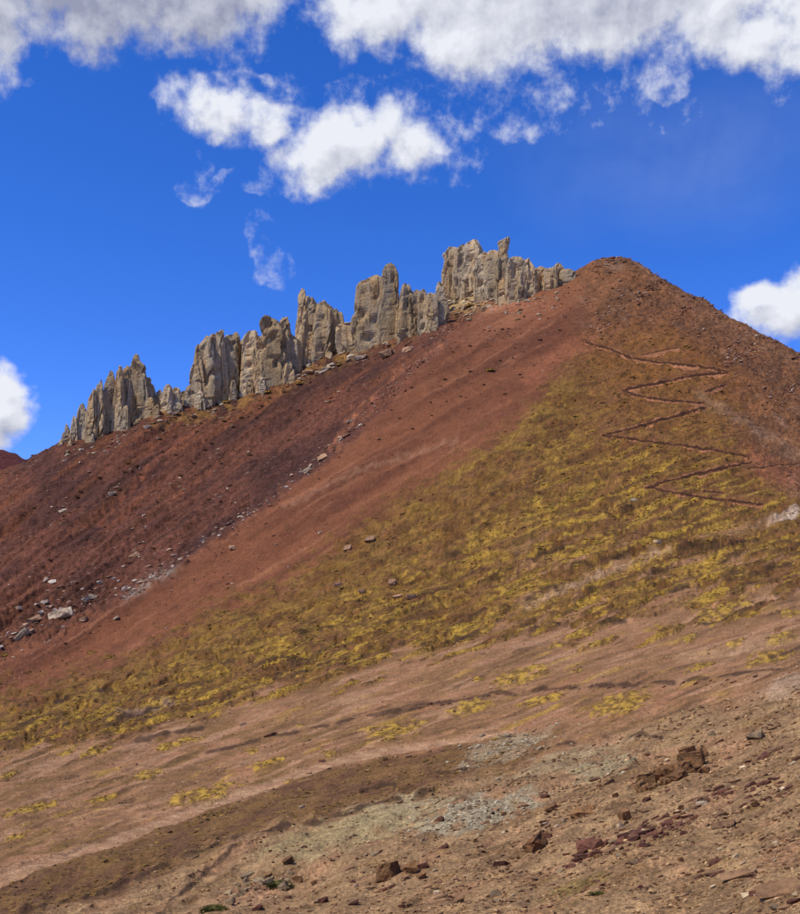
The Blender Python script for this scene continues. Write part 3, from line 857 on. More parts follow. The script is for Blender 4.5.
def at(px, py):
    """terrain point seen at a picture position"""
    for r in range(0, 14):
        ys = slice(max(int(round(py)) - r, 0), int(round(py)) + r + 1); xs = slice(max(int(round(px)) + 60 - r, 0), int(round(px)) + 60 + r + 1)
        w = ZMAP[ys, xs]; w = w[w >= 0]
        if len(w):
            k = np.argmin((PX2.ravel()[w] - px) ** 2 + (PY2.ravel()[w] - py) ** 2)
            return Vall[w[k]].copy(), PW2.ravel()[w[k]]
    return None, None


# far hill that shows at the left edge
def far_hill():
    xs = np.linspace(-500, 60, 90)
    rows = []
    for k, t in enumerate(np.linspace(0, 1, 24)):
        top = np.interp(xs, [-500, -200, -60, 0, 8, 15, 24, 60], [470, 452, 446, 449, 452, 453, 459, 480])
        d = ray(xs, top); D = 640.0
        z = d[:, 2] / np.hypot(d[:, 0], d[:, 1]) * D + CAM[2]
        off = (1 - t) * 160 if t < 0.99 else 0
        zz = z - (1 - t) ** 1.2 * 90 + 1.5 * fbm2(xs / 12, np.full_like(xs, t * 9), 3, 5)
        dd = D - off
        h = np.hypot(d[:, 0], d[:, 1])
        rows.append(np.stack([d[:, 0] / h * dd, d[:, 1] / h * dd, zz], -1))
    h = np.hypot(d[:, 0], d[:, 1])
    rows.append(np.stack([d[:, 0] / h * 760, d[:, 1] / h * 760, zz - 90], -1))
    V = np.concatenate(rows); n = len(xs); m_ = len(rows)
    ii = np.arange(n * m_).reshape(m_, n)
    f = np.stack([ii[:-1, :-1], ii[:-1, 1:], ii[1:, 1:], ii[1:, :-1]], -1).reshape(-1, 4)
    c = np.zeros((len(V), 3)) + lin(96, 50, 42)
    o = add('far_hill', mesh_np('far_hill', V, f, M_hill, c))
    tag(o, 'dark red hill crest behind the low end of the ridge', kind='structure')


far_hill()

def footpath():
    mt, nt, b = mat_new('trodden_earth')
    geo = nt.nodes.new('ShaderNodeNewGeometry'); at_ = nt.nodes.new('ShaderNodeAttribute'); at_.attribute_name = 'Col'
    n = nz(nt, geo.outputs['Position'], 0.9, 5, 0.7)
    nt.links.new(mixc(nt, 1.0, at_.outputs['Color'], mrange(nt, n, 0.3, 0.7, 0.6, 1.4), 'MULTIPLY'), b.inputs['Base Color'])
    bump(nt, b, n, 0.8, 0.4)
    V, Fc, Cc = [], [], []
    for pi, pl in enumerate(PATHS):
        p = np.array(pl, float)
        seg = np.concatenate([[0], np.cumsum(np.hypot(*np.diff(p, axis=0).T))])
        s = np.arange(0, seg[-1] + 0.1, 1.6)
        px = np.interp(s, seg, p[:, 0]); py = np.interp(s, seg, p[:, 1]) + 0.9 * noise2(s / 9, s * 0 + pi, 7)
        Q = np.array([at(a, c)[0] for a, c in zip(px, py)])
        for a in range(3):
            Q[:, a] = smooth1(Q[:, a], 3) if len(Q) > 8 else Q[:, a]
        T = np.gradient(Q, axis=0); T[:, 2] = 0; T /= np.linalg.norm(T, axis=1)[:, None] + 1e-9
        Nn = np.stack([-T[:, 1], T[:, 0], 0 * T[:, 0]], -1)
        Nn *= np.sign(Nn[:, 1])[:, None]
        prof = [(-2.4, -2.2, 2), (-1.3, -0.72, 2), (-0.95, -0.5, 0), (-0.65, 0.05, 1), (-0.45, 0.25, 1), (0.5, 0.36, 2), (1.3, 0.3, 2)]
        kk = len(prof); base = len(V)
        taper = np.clip(np.minimum(s, s[-1] - s) / 4, 0.15, 1)
        leg = [1.2, 1.6, 1.1, 1.6, 1.1, 1.2, 0.8, 0.8, 0.4, 0.3, 0.5][pi]
        vary = leg * (0.7 + 0.9 * noise2(s / 7, s * 0 + 3 * pi, 8))
        for i in range(len(Q)):
            for (o_, h_, ci) in prof:
                hh = h_ if h_ < -0.5 else h_ * taper[i] * vary[i]
                v = Q[i] + Nn[i] * o_ * (0.8 + 0.2 * vary[i]) + np.array([0, 0, hh + 0.12 * rng.normal()])
                V.append(v); Cc.append([lin(62, 38, 24), lin(72, 45, 28), lin(150, 100, 66)][ci])
        for i in range(len(Q) - 1):
            for j in range(kk - 1):
                a = base + i * kk + j
                Fc.append((a, a + kk, a + kk + 1, a + 1))
    me = mesh_np('footpath', V, Fc, mt, np.array(Cc))
    bm = bmesh.new(); bm.from_mesh(me); bmesh.ops.recalc_face_normals(bm, faces=bm.faces); bm.to_mesh(me); bm.free()
    tag(add('footpath', me), 'narrow zigzag footpath with a dark edge climbing the grassy flank', kind='structure')


footpath()

# ------------------------------------------------------------------ rock spires on the crest
def column_mesh(w, dep, H, lean, topw, seed, buried, belly=0.0, nA=34, nL=42, slant=0.0, flare=0.0, calm=1.0, tip=0.22):
    """upright fluted rock: width, depth, height above ground in metres"""
    a = np.linspace(0, 2 * np.pi, nA, endpoint=False)
    t = np.linspace(0, 1, nL)
    A, T = np.meshgrid(a, t)
    rs = random.Random(seed * 17)
    ex = 0.32
    cx = np.sign(np.cos(A)) * np.abs(np.cos(A)) ** ex; cy = np.sign(np.sin(A)) * np.abs(np.sin(A)) ** ex
    prof = 1 - (1 - topw) * T ** 1.5 + belly * np.sin(np.pi * T) + flare * T ** 6
    t0 = 1 - tip
    close = 1 - 0.62 * ((T - t0) / (1 - t0)).clip(0, 1) ** 1.6
    X = cx * w * 0.5 * prof * close; Y = cy * dep * 0.5 * prof * close
    X = X + (1 - close) * w * 0.5 * rs.uniform(-0.55, 0.55) * prof          # the tip sits to one side
    rot = rs.uniform(-0.55, 0.55)
    X, Y = X * math.cos(rot) - Y * math.sin(rot) * 0.6, X * math.sin(rot) * 0.6 + Y * math.cos(rot)
    Z = T * (H + buried) - buried
    Z = Z + slant * X / max(w, 0.1) * H * ss(0.6, 1, T)
    sc = max(w, 3.0)
    sh = rs.uniform(-0.25, 0.25)
    # slabs split by long upright joints that lean a little, then smaller broken faces
    f1, f2, rid = cell3(X / sc * 1.7 + seed * 3.1 + sh * Z / sc, Y / sc * 1.3, Z / sc * 0.26, seed)
    g1, g2, gid = cell3(X / sc * 3.9 + seed * 1.7 - sh * Z / sc, Y / sc * 3.0, Z / sc * 0.8, seed + 9)
    rough = noise3(X / sc * 12, Y / sc * 12, Z / sc * 7, seed + 6)
    disp = (rid - 0.5) * 0.42 + (gid - 0.5) * 0.17 + rough * 0.04 - 0.6 * (1 - ss(0.0, 0.09, f2 - f1)) - 0.2 * (1 - ss(0, 0.08, g2 - g1))
    disp = disp * calm
    rr = np.hypot(X, Y) + 1e-6
    k = (1 + disp * np.clip(0.5 * sc / rr, 0.3, 1.3) * 0.75).clip(0.3, 1.5)
    X = X * k; Y = Y * k
    Z = Z + ((rid - 0.5) * 0.12 * H * ss(0.7, 1, T) + (gid - 0.5) * 0.07 * H * ss(0.75, 1, T)) * calm ** 2
    X = X + lean * T
    V = np.stack([X, Y, Z], -1).reshape(-1, 3)
    i = np.arange(nA * nL).reshape(nL, nA)
    f = np.stack([i[:-1], np.roll(i[:-1], -1, 1), np.roll(i[1:], -1, 1), i[1:]], -1).reshape(-1, 4)
    V = np.vstack([V, [[V[-nA:, 0].mean(), V[-nA:, 1].mean(), V[-nA:, 2].mean() + 0.02 * H]]])
    cap = np.stack([i[-1], np.roll(i[-1], -1), np.full(nA, nA * nL)], -1)
    cap = np.concatenate([cap, cap[:, 2:]], 1)
    me = bpy.data.meshes.new('pinnacle')
    fl_ = [tuple(q) for q in f] + [tuple(q[:3]) for q in cap]
    me.from_pydata([tuple(v) for v in V], [], fl_)
    me.materials.append(M_spire)
    me.polygons.foreach_set('use_smooth', np.zeros(len(me.polygons), bool))
    me.update()
    return me


# columns: left, right (at the foot), x of top, y of top, y of foot, width kept at the top
FINS = [
    ('jagged grey spires stepping up from the low end of the ridge to a sharp point', 416,
     [(60, 67, 64, 431, 441, .3), (65, 72, 66.5, 423, 441, .3), (69, 78, 73.5, 415, 441, .25), (75, 88, 82, 404, 440, .4), (85, 98, 92.5, 390, 438, .4), (94, 106, 101, 381, 435, .45),
      (103, 115, 110, 374, 432, .5), (112, 124, 121, 367, 429, .5), (120, 134, 128, 370, 425, .55), (126, 152, 138, 358, 421, .28), (140, 157, 147, 377, 414, .4)]),
    ('low broken row of grey teeth between the sharp spire and the broad cliff', 424,
     [(155, 164, 160, 389, 411, .5), (161, 172, 168, 385, 410, .5), (169, 181, 176, 387, 408, .5), (178, 190, 184, 391, 405, .6)]),
    ('broad grey cliff of tall upright slabs with a nearly level top', 430,
     [(187, 203, 197, 361, 406, .5), (193, 214, 205, 340, 404, .6), (206, 223, 215, 336, 401, .7), (217, 230, 219.5, 332, 398, .6), (224, 240, 232, 335, 396, .7), (236, 250, 243, 337, 393, .7), (243, 259, 252, 332, 390, .65), (252, 267, 259, 353, 386, .6)]),
    ('blunt grey spire with a rounded notched head beside the broad cliff', 433,
     [(258, 272, 264, 336, 388, .8), (262, 284, 273, 320, 385, .75), (274, 291, 283, 321, 380, .6), (285, 300, 293, 336, 375, .7)]),
    ('tan spire with a needle at its upper edge and a stepped top', 436,
     [(294, 307, 303, 294, 364, .45), (301, 320, 312, 300, 361, .75), (313, 332, 325, 301, 357, .7), (325, 344, 336, 308, 352, .55)]),
    ('low dark block with a flat grey cap slab between two tall spires', 440,
     [(340, 359, 349, 326, 350, .95)]),
    ('tallest broad tan slab standing alone with a raised right-hand tip', 436,
     [(353, 388, 372, 276, 346, .78), (377, 399, 391, 265, 338, .62)]),
    ('comb of slender grey and tan pillars right of the tallest slab', 437,
     [(396, 406, 402, 300, 335, .7), (400, 415, 408, 283, 334, .5), (410, 422, 415, 290, 332, .7), (418, 430, 424, 289, 330, .7), (426, 438, 432, 293, 328, .7), (434, 448, 440, 298, 324, .7), (435, 446, 440.5, 284, 316, .45)]),
    ('massive rounded tan dome of rock at the high end of the spires', 436,
     [(444, 463, 454, 249, 297, .85), (455, 474, 465, 246, 296, .85), (463, 484, 472, 241, 294, .62)]),
    ('broken tan rock wall sloping down from the dome towards the red peak', 434,
     [(476, 494, 485, 255, 298, .8), (486, 504, 494, 252, 299, .8), (497, 514, 505, 254, 300, .8), (507, 526, 516, 256, 300, .8), (519, 536, 527, 260, 297, .75), (530, 548, 539, 266, 292, .7), (542, 555, 549, 267, 288, .6),
      (551, 566, 559, 263, 284, .5), (560, 577, 567, 270, 281, .6)]),
]
seed = 1
for fi, (label, D0, colsl) in enumerate(FINS):
    x0 = min(c[0] for c in colsl); x1 = max(c[1] for c in colsl); yb_ = max(c[4] for c in colsl)
    dd = ray((x0 + x1) / 2, yb_); dd = dd / np.hypot(dd[0], dd[1]) * D0
    root = empty('rock_spire', CAM + dd)
    tag(root, label, 'rock formation', 'grey rock spires along the crest')
    ro = np.array(root.location)
    allc = []
    for ci, c in enumerate(colsl):
        allc.append((c, 0.0 + random.uniform(-2.0, 2.0), False))
        w = c[1] - c[0]; hgt = c[4] - c[3]
        nb = 0 if fi in (5, 6) else (1 if ci % 2 == 0 else 0)
        for k in range(nb):  # lower buttresses at the foot
            xx = random.uniform(c[0] + 1, c[1] - 1); ww = w * random.uniform(0.45, 0.75)
            hh = min(hgt * random.uniform(0.2, 0.5), ww * 2.6)
            fy = c[4] + random.uniform(-1.0, 1.5)
            allc.append(((xx - ww / 2, xx + ww / 2, xx + random.uniform(-1, 1), fy - hh, fy, random.uniform(.4, .65)), -(w * 0.30 + 1.0) * 0.4 - random.uniform(0.5, 2.0), True))
    for (c, off, small) in allc:
        xl, xr, xt, yt, yf, tw_ = c
        tp, _ = at((xl + xr) / 2, yf + 1.5)
        D = np.hypot(tp[0], tp[1]) + 1.0 + 0.42 * (xr - xl) * 0.4 + off
        sc = D / F
        foot_d = ray((xl + xr) / 2, yf); foot_p = CAM + foot_d / np.hypot(foot_d[0], foot_d[1]) * D
        top_d = ray(xt, yt); top_p = CAM + top_d / np.hypot(top_d[0], top_d[1]) * D
        w = (xr - xl) * sc; H = top_p[2] - foot_p[2]
        special = fi == 8
        me = column_mesh(w * (1.12 if fi == 6 else 1.3), max(w * random.uniform(0.75, 1.1), 3.0), H, top_p[0] - foot_p[0], tw_, seed, 5.0,
                         belly=0.1 if special else 0.02, nA=30 if small else 44, nL=26 if small else 48, calm=(0.55 if fi == 6 else 0.85 if fi == 8 and not small else 1.0), tip=(0.14 if small else {2: 0.12, 5: 0.06, 6: 0.1, 8: 0.16}.get(fi, 0.14)),
                         slant=(0.12 if (fi == 6 and xt < 380) else random.uniform(-0.12, 0.12)))
        seed += 1
        if fi == 5: nm = 'block'
        else: nm = 'buttress' if small else 'pinnacle'
        o_ = add(nm, me, root, foot_p - ro)


# ------------------------------------------------------------------ loose rocks
def rock_mesh(name, mat, seed, sub=2, scale=(1, 1, 1), planes=11, rough=0.05):
    bm = bmesh.new()
    rs = random.Random(seed * 31 + 5)
    for k in range(planes):          # broken block: hull of points near the faces of a box
        p = [rs.choice((-1, 1)) * rs.uniform(0.62, 1.0) for q in range(3)]
        p[rs.randrange(3)] *= rs.uniform(0.1, 1.0)
        bm.verts.new((p[0] * scale[0], p[1] * scale[1], p[2] * scale[2]))
    bm.verts.ensure_lookup_table()
    res = bmesh.ops.convex_hull(bm, input=bm.verts)
    bmesh.ops.delete(bm, geom=[v for v in bm.verts if not v.link_faces], context='VERTS')
    if rough > 0:
        bmesh.ops.triangulate(bm, faces=bm.faces)
        bmesh.ops.subdivide_edges(bm, edges=bm.edges, cuts=2, use_grid_fill=True)
        for v in bm.verts:
            v.co += Vector((rs.gauss(0, 1), rs.gauss(0, 1), rs.gauss(0, 0.6))) * rough
    me = bpy.data.meshes.new(name)
    bm.to_mesh(me); bm.free()
    xs = np.array([v.co for v in me.vertices])
    mn, mxx = xs.min(0), xs.max(0)
    xs = (xs - (mn + mxx) / 2) / (mxx - mn).max() * 1.0       # longest side is one metre
    me.vertices.foreach_set('co', xs.astype(np.float32).ravel())
    me.materials.append(mat); me.update()
    return me


LIB = {}
for key, mat, scl in [('pale', M_pale, (1, .7, .42)), ('tan', M_tan, (1, .8, .65)), ('brown', M_brown, (1, .8, .75)), ('maroon', M_maroon, (1, .6, .34)), ('shale', M_shale, (1, .6, .24)), ('white', M_white, (1, .7, .5)), ('grey', M_grey, (1, .75, .5)), ('slab', M_shale, (1, .55, .13)), ('paleslab', M_pale, (1, .5, .3))]:
    LIB[key] = [rock_mesh(key + '_rock', mat, hash(key) % 1 + i * 7 + len(key), 3 if key == 'brown' else 2 if key not in ('maroon', 'shale', 'white', 'grey') else 1, scl, 22 if key in ('brown', 'tan', 'pale') else 15, 0.045 if key == 'brown' else 0.05 if key in ('tan', 'pale') else 0.025 if key in ('paleslab', 'slab') else 0) for i in range(5)]


def rock(name, px, py, wpx, key, tilt=0.0, turn=None, hs=1.0, sink=0.25, var=None, ds=1.0):
    """a rock whose middle of the foot is seen at a picture position; width in picture units"""
    p, w = at(px, py)
    if p is None: return None
    me = LIB[key][random.randrange(5) if var is None else var]
    o = add(name, me)
    s = wpx * w / F
    zext = max(v.co.z for v in me.vertices) * s * hs
    o.scale = (s, s * ds, s * hs)
    o.rotation_euler = Euler((random.uniform(-.2, .2), -R(tilt), random.uniform(-.5, .5) if turn is None else R(turn)), 'XYZ')
    o.location = (p[0], p[1], p[2] + zext * (1 - 2 * sink))
    return o


named = [
    # pale boulders in the gully at the left
    (60, 617, 27, 'paleslab', 18, 'large pale slab lying tilted in the gully, biggest of the left boulders', 1.3),
    (84, 601, 14, 'paleslab', 28, 'pale flat rock just uphill of the largest gully slab', 1.2),
    (92, 599, 10, 'pale', 0, 'blue-grey block touching the pale flat rock in the gully', 1.2),
    (22, 637, 22, 'paleslab', 32, 'long pale slab tilted steeply at the lower left of the gully', 1.0),
    (29, 633, 11, 'tan', 0, 'tan block leaning against the lower tilted gully slab', 1.0),
    (44, 603, 10, 'pale', 25, 'small pale rock above and left of the largest gully slab', 1.0),
    (99, 584, 10, 'paleslab', 15, 'small pale slab at the top of the boulder string in the gully', 1.2),
    (18, 609, 9, 'pale', 10, 'small pale rock by the left picture edge above the gully slabs', 1.0),
    (45, 582, 8, 'pale', 40, 'pale upright rock higher up the purple slope above the gully slabs', 1.3),
    (34, 622, 16, 'tan', 20, 'tan broken rock between the two biggest gully slabs', 0.6),
    (84, 621, 9, 'tan', 20, 'small tan rock at the right foot of the largest gully slab', 0.8),
    (115, 619, 8, 'pale', 30, 'small pale stone alone on the smooth red scree', 0.8),
    # middle of the gully
    (62, 511, 9, 'paleslab', 20, 'pale slab high on the purple slope below the sharp spire', 1.2),
    (112, 494, 8, 'pale', 10, 'pale stone on the purple slope under the low teeth', 1.0),
    (135, 558, 11, 'tan', 35, 'tan rock in the dark gully above the grey gravel patch', 0.9),
    (307, 471, 14, 'paleslab', 35, 'pale tilted slab at the head of the red rib', 1.2),
    (322, 459, 11, 'tan', 20, 'tan block just above the tilted slab on the red rib', 1.2),
    (350, 422, 8, 'pale', 10, 'small pale rock high on the red rib', 1.0),
    # under the spires
    (175, 414, 11, 'paleslab', 20, 'pale slab below the low row of grey teeth', 1.0), (206, 408, 10, 'paleslab', 15, 'pale slab at the left foot of the broad cliff', 1.0),
    (147, 427, 8, 'pale', 15, 'pale rock below the sharp spire', 1.0), (296, 377, 12, 'paleslab', 12, 'pale slab below the blunt notched spire', 0.9),
    (309, 374, 14, 'tan', 5, 'flat tan rock below the needle-edged spire', 0.5), (324, 371, 16, 'paleslab', 28, 'white slab tilted below the stepped tan spire', 1.0),
    (331, 365, 9, 'pale', 10, 'small pale rock above the tilted white slab under the spires', 0.8), (361, 358, 15, 'paleslab', 14, 'white slab lying below the tallest slab spire', 0.9),
    (387, 356, 15, 'tan', 8, 'rounded tan boulder below the tallest slab spire', 0.8), (408, 351, 12, 'tan', 12, 'tan boulder below the comb of pillars', 0.8),
    (484, 288, 13, 'pale', 0, 'pale rounded block at the foot of the tan dome', 1.0), (527, 288, 12, 'paleslab', 45, 'pale slab set on edge in the broken tan wall', 1.4),
    (500, 272, 16, 'paleslab', 20, 'pale ledge slab across the broken tan wall', 0.8),
    # boulders in the grass
    (370, 540, 11, 'tan', 0, 'rounded tan boulder where red scree meets the grass', 1.0), (347, 549, 9, 'tan', 0, 'tan boulder just below left of the rounded one at the grass edge', 1.0),
    (337, 586, 9, 'tan', 0, 'tan boulder alone in the grass below the red scree', 0.9), (362, 593, 7, 'tan', 0, 'small tan stone between two boulders in the grass', 0.9),
    (392, 584, 8, 'tan', 0, 'tan stone above the pair of boulders in the grass', 1.2), (397, 597, 10, 'tan', 0, 'left boulder of the touching pair in the grass', 0.8),
    (411, 598, 11, 'tan', 0, 'right boulder of the touching pair in the grass', 0.8), (634, 500, 7, 'pale', 0, 'small pale boulder above a dark turf bank left of the zigzag', 1.0),
    (657, 543, 8, 'white', 0, 'bright white stone under a turf bank on the grassy slope', 0.7), (232, 549, 8, 'tan', 0, 'small tan stone alone on the red scree face', 0.9),
    # foreground
    (388, 879, 27, 'brown', 10, 'square brown boulder at the bottom middle of the near slope', 1.0), (410, 872, 16, 'brown', 25, 'dark brown rock beside the square boulder on the near slope', 0.9),
    (536, 848, 26, 'brown', 24, 'dark brown split rock on the near slope left of the maroon shale', 0.9), (547, 838, 13, 'maroon', 0, 'dark maroon knob on top of the split brown rock', 1.4),
    (500, 865, 17, 'maroon', 12, 'maroon rock downhill of the split brown rock', 1.2), (582, 815, 26, 'brown', 18, 'low tilted brown slab above the split rock', 0.5),
    (778, 893, 46, 'slab', 18, 'wide tan sandstone slab with dark underside in the bottom right corner', 1.9), (738, 877, 38, 'slab', 9, 'long thin pinkish slab on the near slope at the right', 1.1),
    (747, 897, 11, 'white', 6, 'bright white stone beside the wide tan slab', 0.8), (715, 873, 22, 'slab', 8, 'thin brown slab left of the long pinkish one', 1.0),
    (724, 826, 24, 'slab', 16, 'thin tan plate on the near slope below the maroon shale', 1.6), (702, 805, 13, 'pale', 10, 'pale stone at the upper end of the maroon shale', 0.8),
    (288, 863, 13, 'brown', 22, 'dark oval rock on the bare ground above the green cushion', 0.8), (298, 882, 9, 'brown', 0, 'small dark rock right of the green cushion plant', 1.1),
    (268, 879, 9, 'brown', 10, 'small brown rock left of the green cushion plant', 1.0), (247, 878, 14, 'grey', 15, 'grey rock in the rubble left of the green cushion', 0.9),
    (705, 772, 9, 'brown', 10, 'small dark rock at the right foot of the brown outcrop', 0.9), (755, 737, 18, 'grey', 25, 'weathered grey-brown rock up right of the brown outcrop', 0.8),
    (775, 728, 14, 'slab', 25, 'dark thin slab beside the weathered rock at the right', 1.4), (773, 752, 22, 'slab', 22, 'dark low slab right of the brown outcrop', 1.5),
    (668, 783, 10, 'brown', 0, 'small brown rock below the brown outcrop', 0.8), (505, 738, 12, 'grey', 5, 'grey stone in the upper grey patch', 0.6),
    (433, 857, 14, 'slab', 30, 'small tilted brown slab below the lower grey gravel patch', 1.5), (790, 868, 14, 'slab', 5, 'dark slab cut by the right picture edge', 1.6),
]
for (px, py, w, key, tilt, label, hs_) in named:
    o = rock('boulder' if key in ('pale', 'tan', 'brown', 'grey') else 'stone_slab', px, py, w, key, tilt, None, hs_)
    if o: tag(o, label, 'rock')

# the knob on the tan wall: narrow foot, wide tilted head
kd = ray(502.5, 254); kp = CAM + kd / np.hypot(kd[0], kd[1]) * 434
kr = empty('balanced_rock', kp); tag(kr, 'mushroom-like knob of rock balanced on top of the tan wall', 'rock')
me = column_mesh(3.3, 3.4, 6.3, 0.8, 1.75, 777, 1.5, nA=30, nL=24, slant=0.22, tip=0.05, calm=0.7)
add('head', me, kr)
capd = ray(349, 325); cp_ = CAM + capd / np.hypot(capd[0], capd[1]) * 438
cap = add('stone_slab', LIB['paleslab'][1]); cap.location = cp_ + np.array([0, 0, 0.3]); cap.scale = (8.5, 7.0, 5.5); cap.rotation_euler = (0, -0.1, 0.2)
tag(cap, 'flat grey cap slab bridging the gap left of the tallest slab', 'rock')

# brown outcrop on the near slope
op, ow = at(672, 780)
oc = empty('rock_outcrop', op)
tag(oc, 'ragged dark brown rock outcrop with an orange-topped block at its upper end', 'rock formation')
for (px, py, w, tl, hs_, v) in [(692, 766, 24, 18, 1.0, 0), (688, 754, 15, 10, 0.9, 1), (700, 757, 15, 30, 0.8, 2), (684, 771, 17, 8, 1.0, 3), (673, 775, 22, 16, 0.8, 4), (662, 776, 16, 20, 0.9, 0), (656, 779, 15, 0, 0.7, 1), (646, 786, 19, 10, 1.1, 2), (641, 789, 12, 30, 1.1, 3),
                               (652, 788, 11, 0, 0.8, 4), (680, 778, 20, 14, 0.5, 1), (666, 783, 12, 20, 0.6, 2), (694, 772, 12, 5, 0.6, 3)]:
    o = rock('block', px, py, w * 1.12, 'brown', tl, None, hs_, 0.3, v)
    o.parent = oc; o.location = Vector(o.location) - Vector(oc.location)

for k in range(16):
    q = random.random()
    px = np.interp(q, [0, .3, .6, 1], [640, 658, 678, 702]) + random.gauss(0, 4); py = np.interp(q, [0, .3, .6, 1], [790, 781, 776, 766]) + random.gauss(0, 3)
    o = rock('block', px, py, random.uniform(5, 11), 'brown', random.uniform(0, 30), None, random.uniform(.7, 1.3), 0.3)
    o.parent = oc; o.location = Vector(o.location) - Vector(oc.location)

# maroon shale ledges: each a broken outcrop of plates
def shale_ledge(label, pts, n, smin, smax, key='maroon', spread=5):
    p0, _ = at(*pts[len(pts) // 2])
    root = empty('shale_outcrop', p0); tag(root, label, 'rock formation')
    a = np.array(pts, float)
    s = np.linspace(0, len(pts) - 1, n)
    for q in s:
        x = np.interp(q, np.arange(len(pts)), a[:, 0]) + random.gauss(0, 3); y = np.interp(q, np.arange(len(pts)), a[:, 1]) + random.gauss(0, spread)
        o = rock('plate', x, y, min(smin * 0.75 + random.expovariate(1 / (0.45 * (smax - smin))), smax * 1.25), key if random.random() < .8 else 'shale', random.uniform(5, 30), None, random.uniform(0.7, 1.5), 0.28)
        if o: o.parent = root; o.location = Vector(o.location) - Vector(root.location)


shale_ledge('dark maroon shale ledge crumbling down the near slope', [(572, 860), (600, 848), (630, 838), (660, 828), (690, 820)], 105, 6, 17)
shale_ledge('short purple shale ledge above the main maroon ledge', [(695, 803), (715, 796), (728, 790)], 26, 5, 12, spread=3)
shale_ledge('maroon shale plates near the right edge of the near slope', [(735, 812), (755, 802), (775, 795), (795, 788)], 30, 5, 12, spread=3)
shale_ledge('thin red shale rib right of the brown outcrop', [(746, 792), (760, 785), (776, 779)], 18, 5, 12, spread=1.5)
shale_ledge('brown rubble ledge at the bottom middle of the picture', [(420, 890), (450, 884), (480, 876), (510, 870)], 26, 4, 10, 'shale', 4)
shale_ledge('brown crumbling rocks around the edge of the grey gravel', [(548, 800), (552, 815), (548, 830), (540, 842)], 22, 4, 10, 'maroon', 4)
shale_ledge('grey rubble heap around the green cushion plants', [(225, 898), (245, 888), (262, 880), (280, 886), (290, 880)], 46, 4, 9, 'grey', 5)
shale_ledge('row of small maroon stones along the bank across the foot slope', [(415, 708), (475, 697), (550, 689), (620, 687), (680, 684), (780, 677)], 60, 3, 6, 'maroon', 1.5)

# loose stones one can count on the near slope
keys = ['shale', 'shale', 'slab', 'maroon', 'maroon', 'brown', 'white', 'shale', 'slab', 'shale', 'maroon', 'slab', 'grey']
glabel = {'shale': 'loose brown shale stone on the near slope', 'slab': 'loose thin brown plate on the near slope', 'maroon': 'loose dark maroon stone on the near slope',
          'brown': 'loose dark brown stone on the near slope', 'white': 'loose pale stone on the near slope', 'grey': 'loose grey stone on the near slope'}
LANDMARKS = [(672, 775, 'near the ragged brown outcrop'), (630, 838, 'near the dark maroon shale ledge'), (778, 893, 'near the wide tan sandstone slab'), (388, 879, 'near the square brown boulder'), (480, 812, 'by the pale grey gravel patch'),
             (278, 883, 'near the bright green cushion plant'), (536, 848, 'near the split brown rock'), (765, 740, 'near the weathered grey-brown rock'), (720, 875, 'near the long thin pinkish slab'), (598, 893, 'around the flat mossy green patch'), (480, 880, 'along the brown rubble ledge'), (770, 795, 'near the maroon plates at the right edge')]
cnt = 0
while cnt < 290:
    px = random.uniform(230, 800); py = random.uniform(720, 913)
    lim = np.interp(px, [230, 400, 560, 800], [900, 845, 790, 715])
    if py < lim and random.random() > 0.12: continue
    k = random.choice(keys)
    w = min(4.2 + random.expovariate(1 / 3.2), 15)
    if k == 'white': w = min(w, 7)
    o = rock('loose_stone', px, py, w, k, random.uniform(5, 28), None, random.uniform(0.7, 1.5), 0.3)
    if o is None: continue
    near_ = min(LANDMARKS, key=lambda q: (q[0] - px) ** 2 + (q[1] - py) ** 2)[2]
    tag(o, glabel[k].replace('on the near slope', near_), 'stone', 'loose ' + k + ' stones scattered on the near slope')
    cnt += 1

# ------------------------------------------------------------------ uncountable stones and grass
ICO = None


def ico12():
    ph = (1 + 5 ** .5) / 2
    v = np.array([(-1, ph, 0), (1, ph, 0), (-1, -ph, 0), (1, -ph, 0), (0, -1, ph), (0, 1, ph), (0, -1, -ph), (0, 1, -ph), (ph, 0, -1), (ph, 0, 1), (-ph, 0, -1), (-ph, 0, 1)], float)
    v /= np.linalg.norm(v[0])
    f = np.array([(0, 11, 5), (0, 5, 1), (0, 1, 7), (0, 7, 10), (0, 10, 11), (1, 5, 9), (5, 11, 4), (11, 10, 2), (10, 7, 6), (7, 1, 8), (3, 9, 4), (3, 4, 2), (3, 2, 6), (3, 6, 8), (3, 8, 9), (4, 9, 5), (2, 4, 11), (6, 2, 10), (8, 6, 7), (9, 8, 1)])
    return v, f


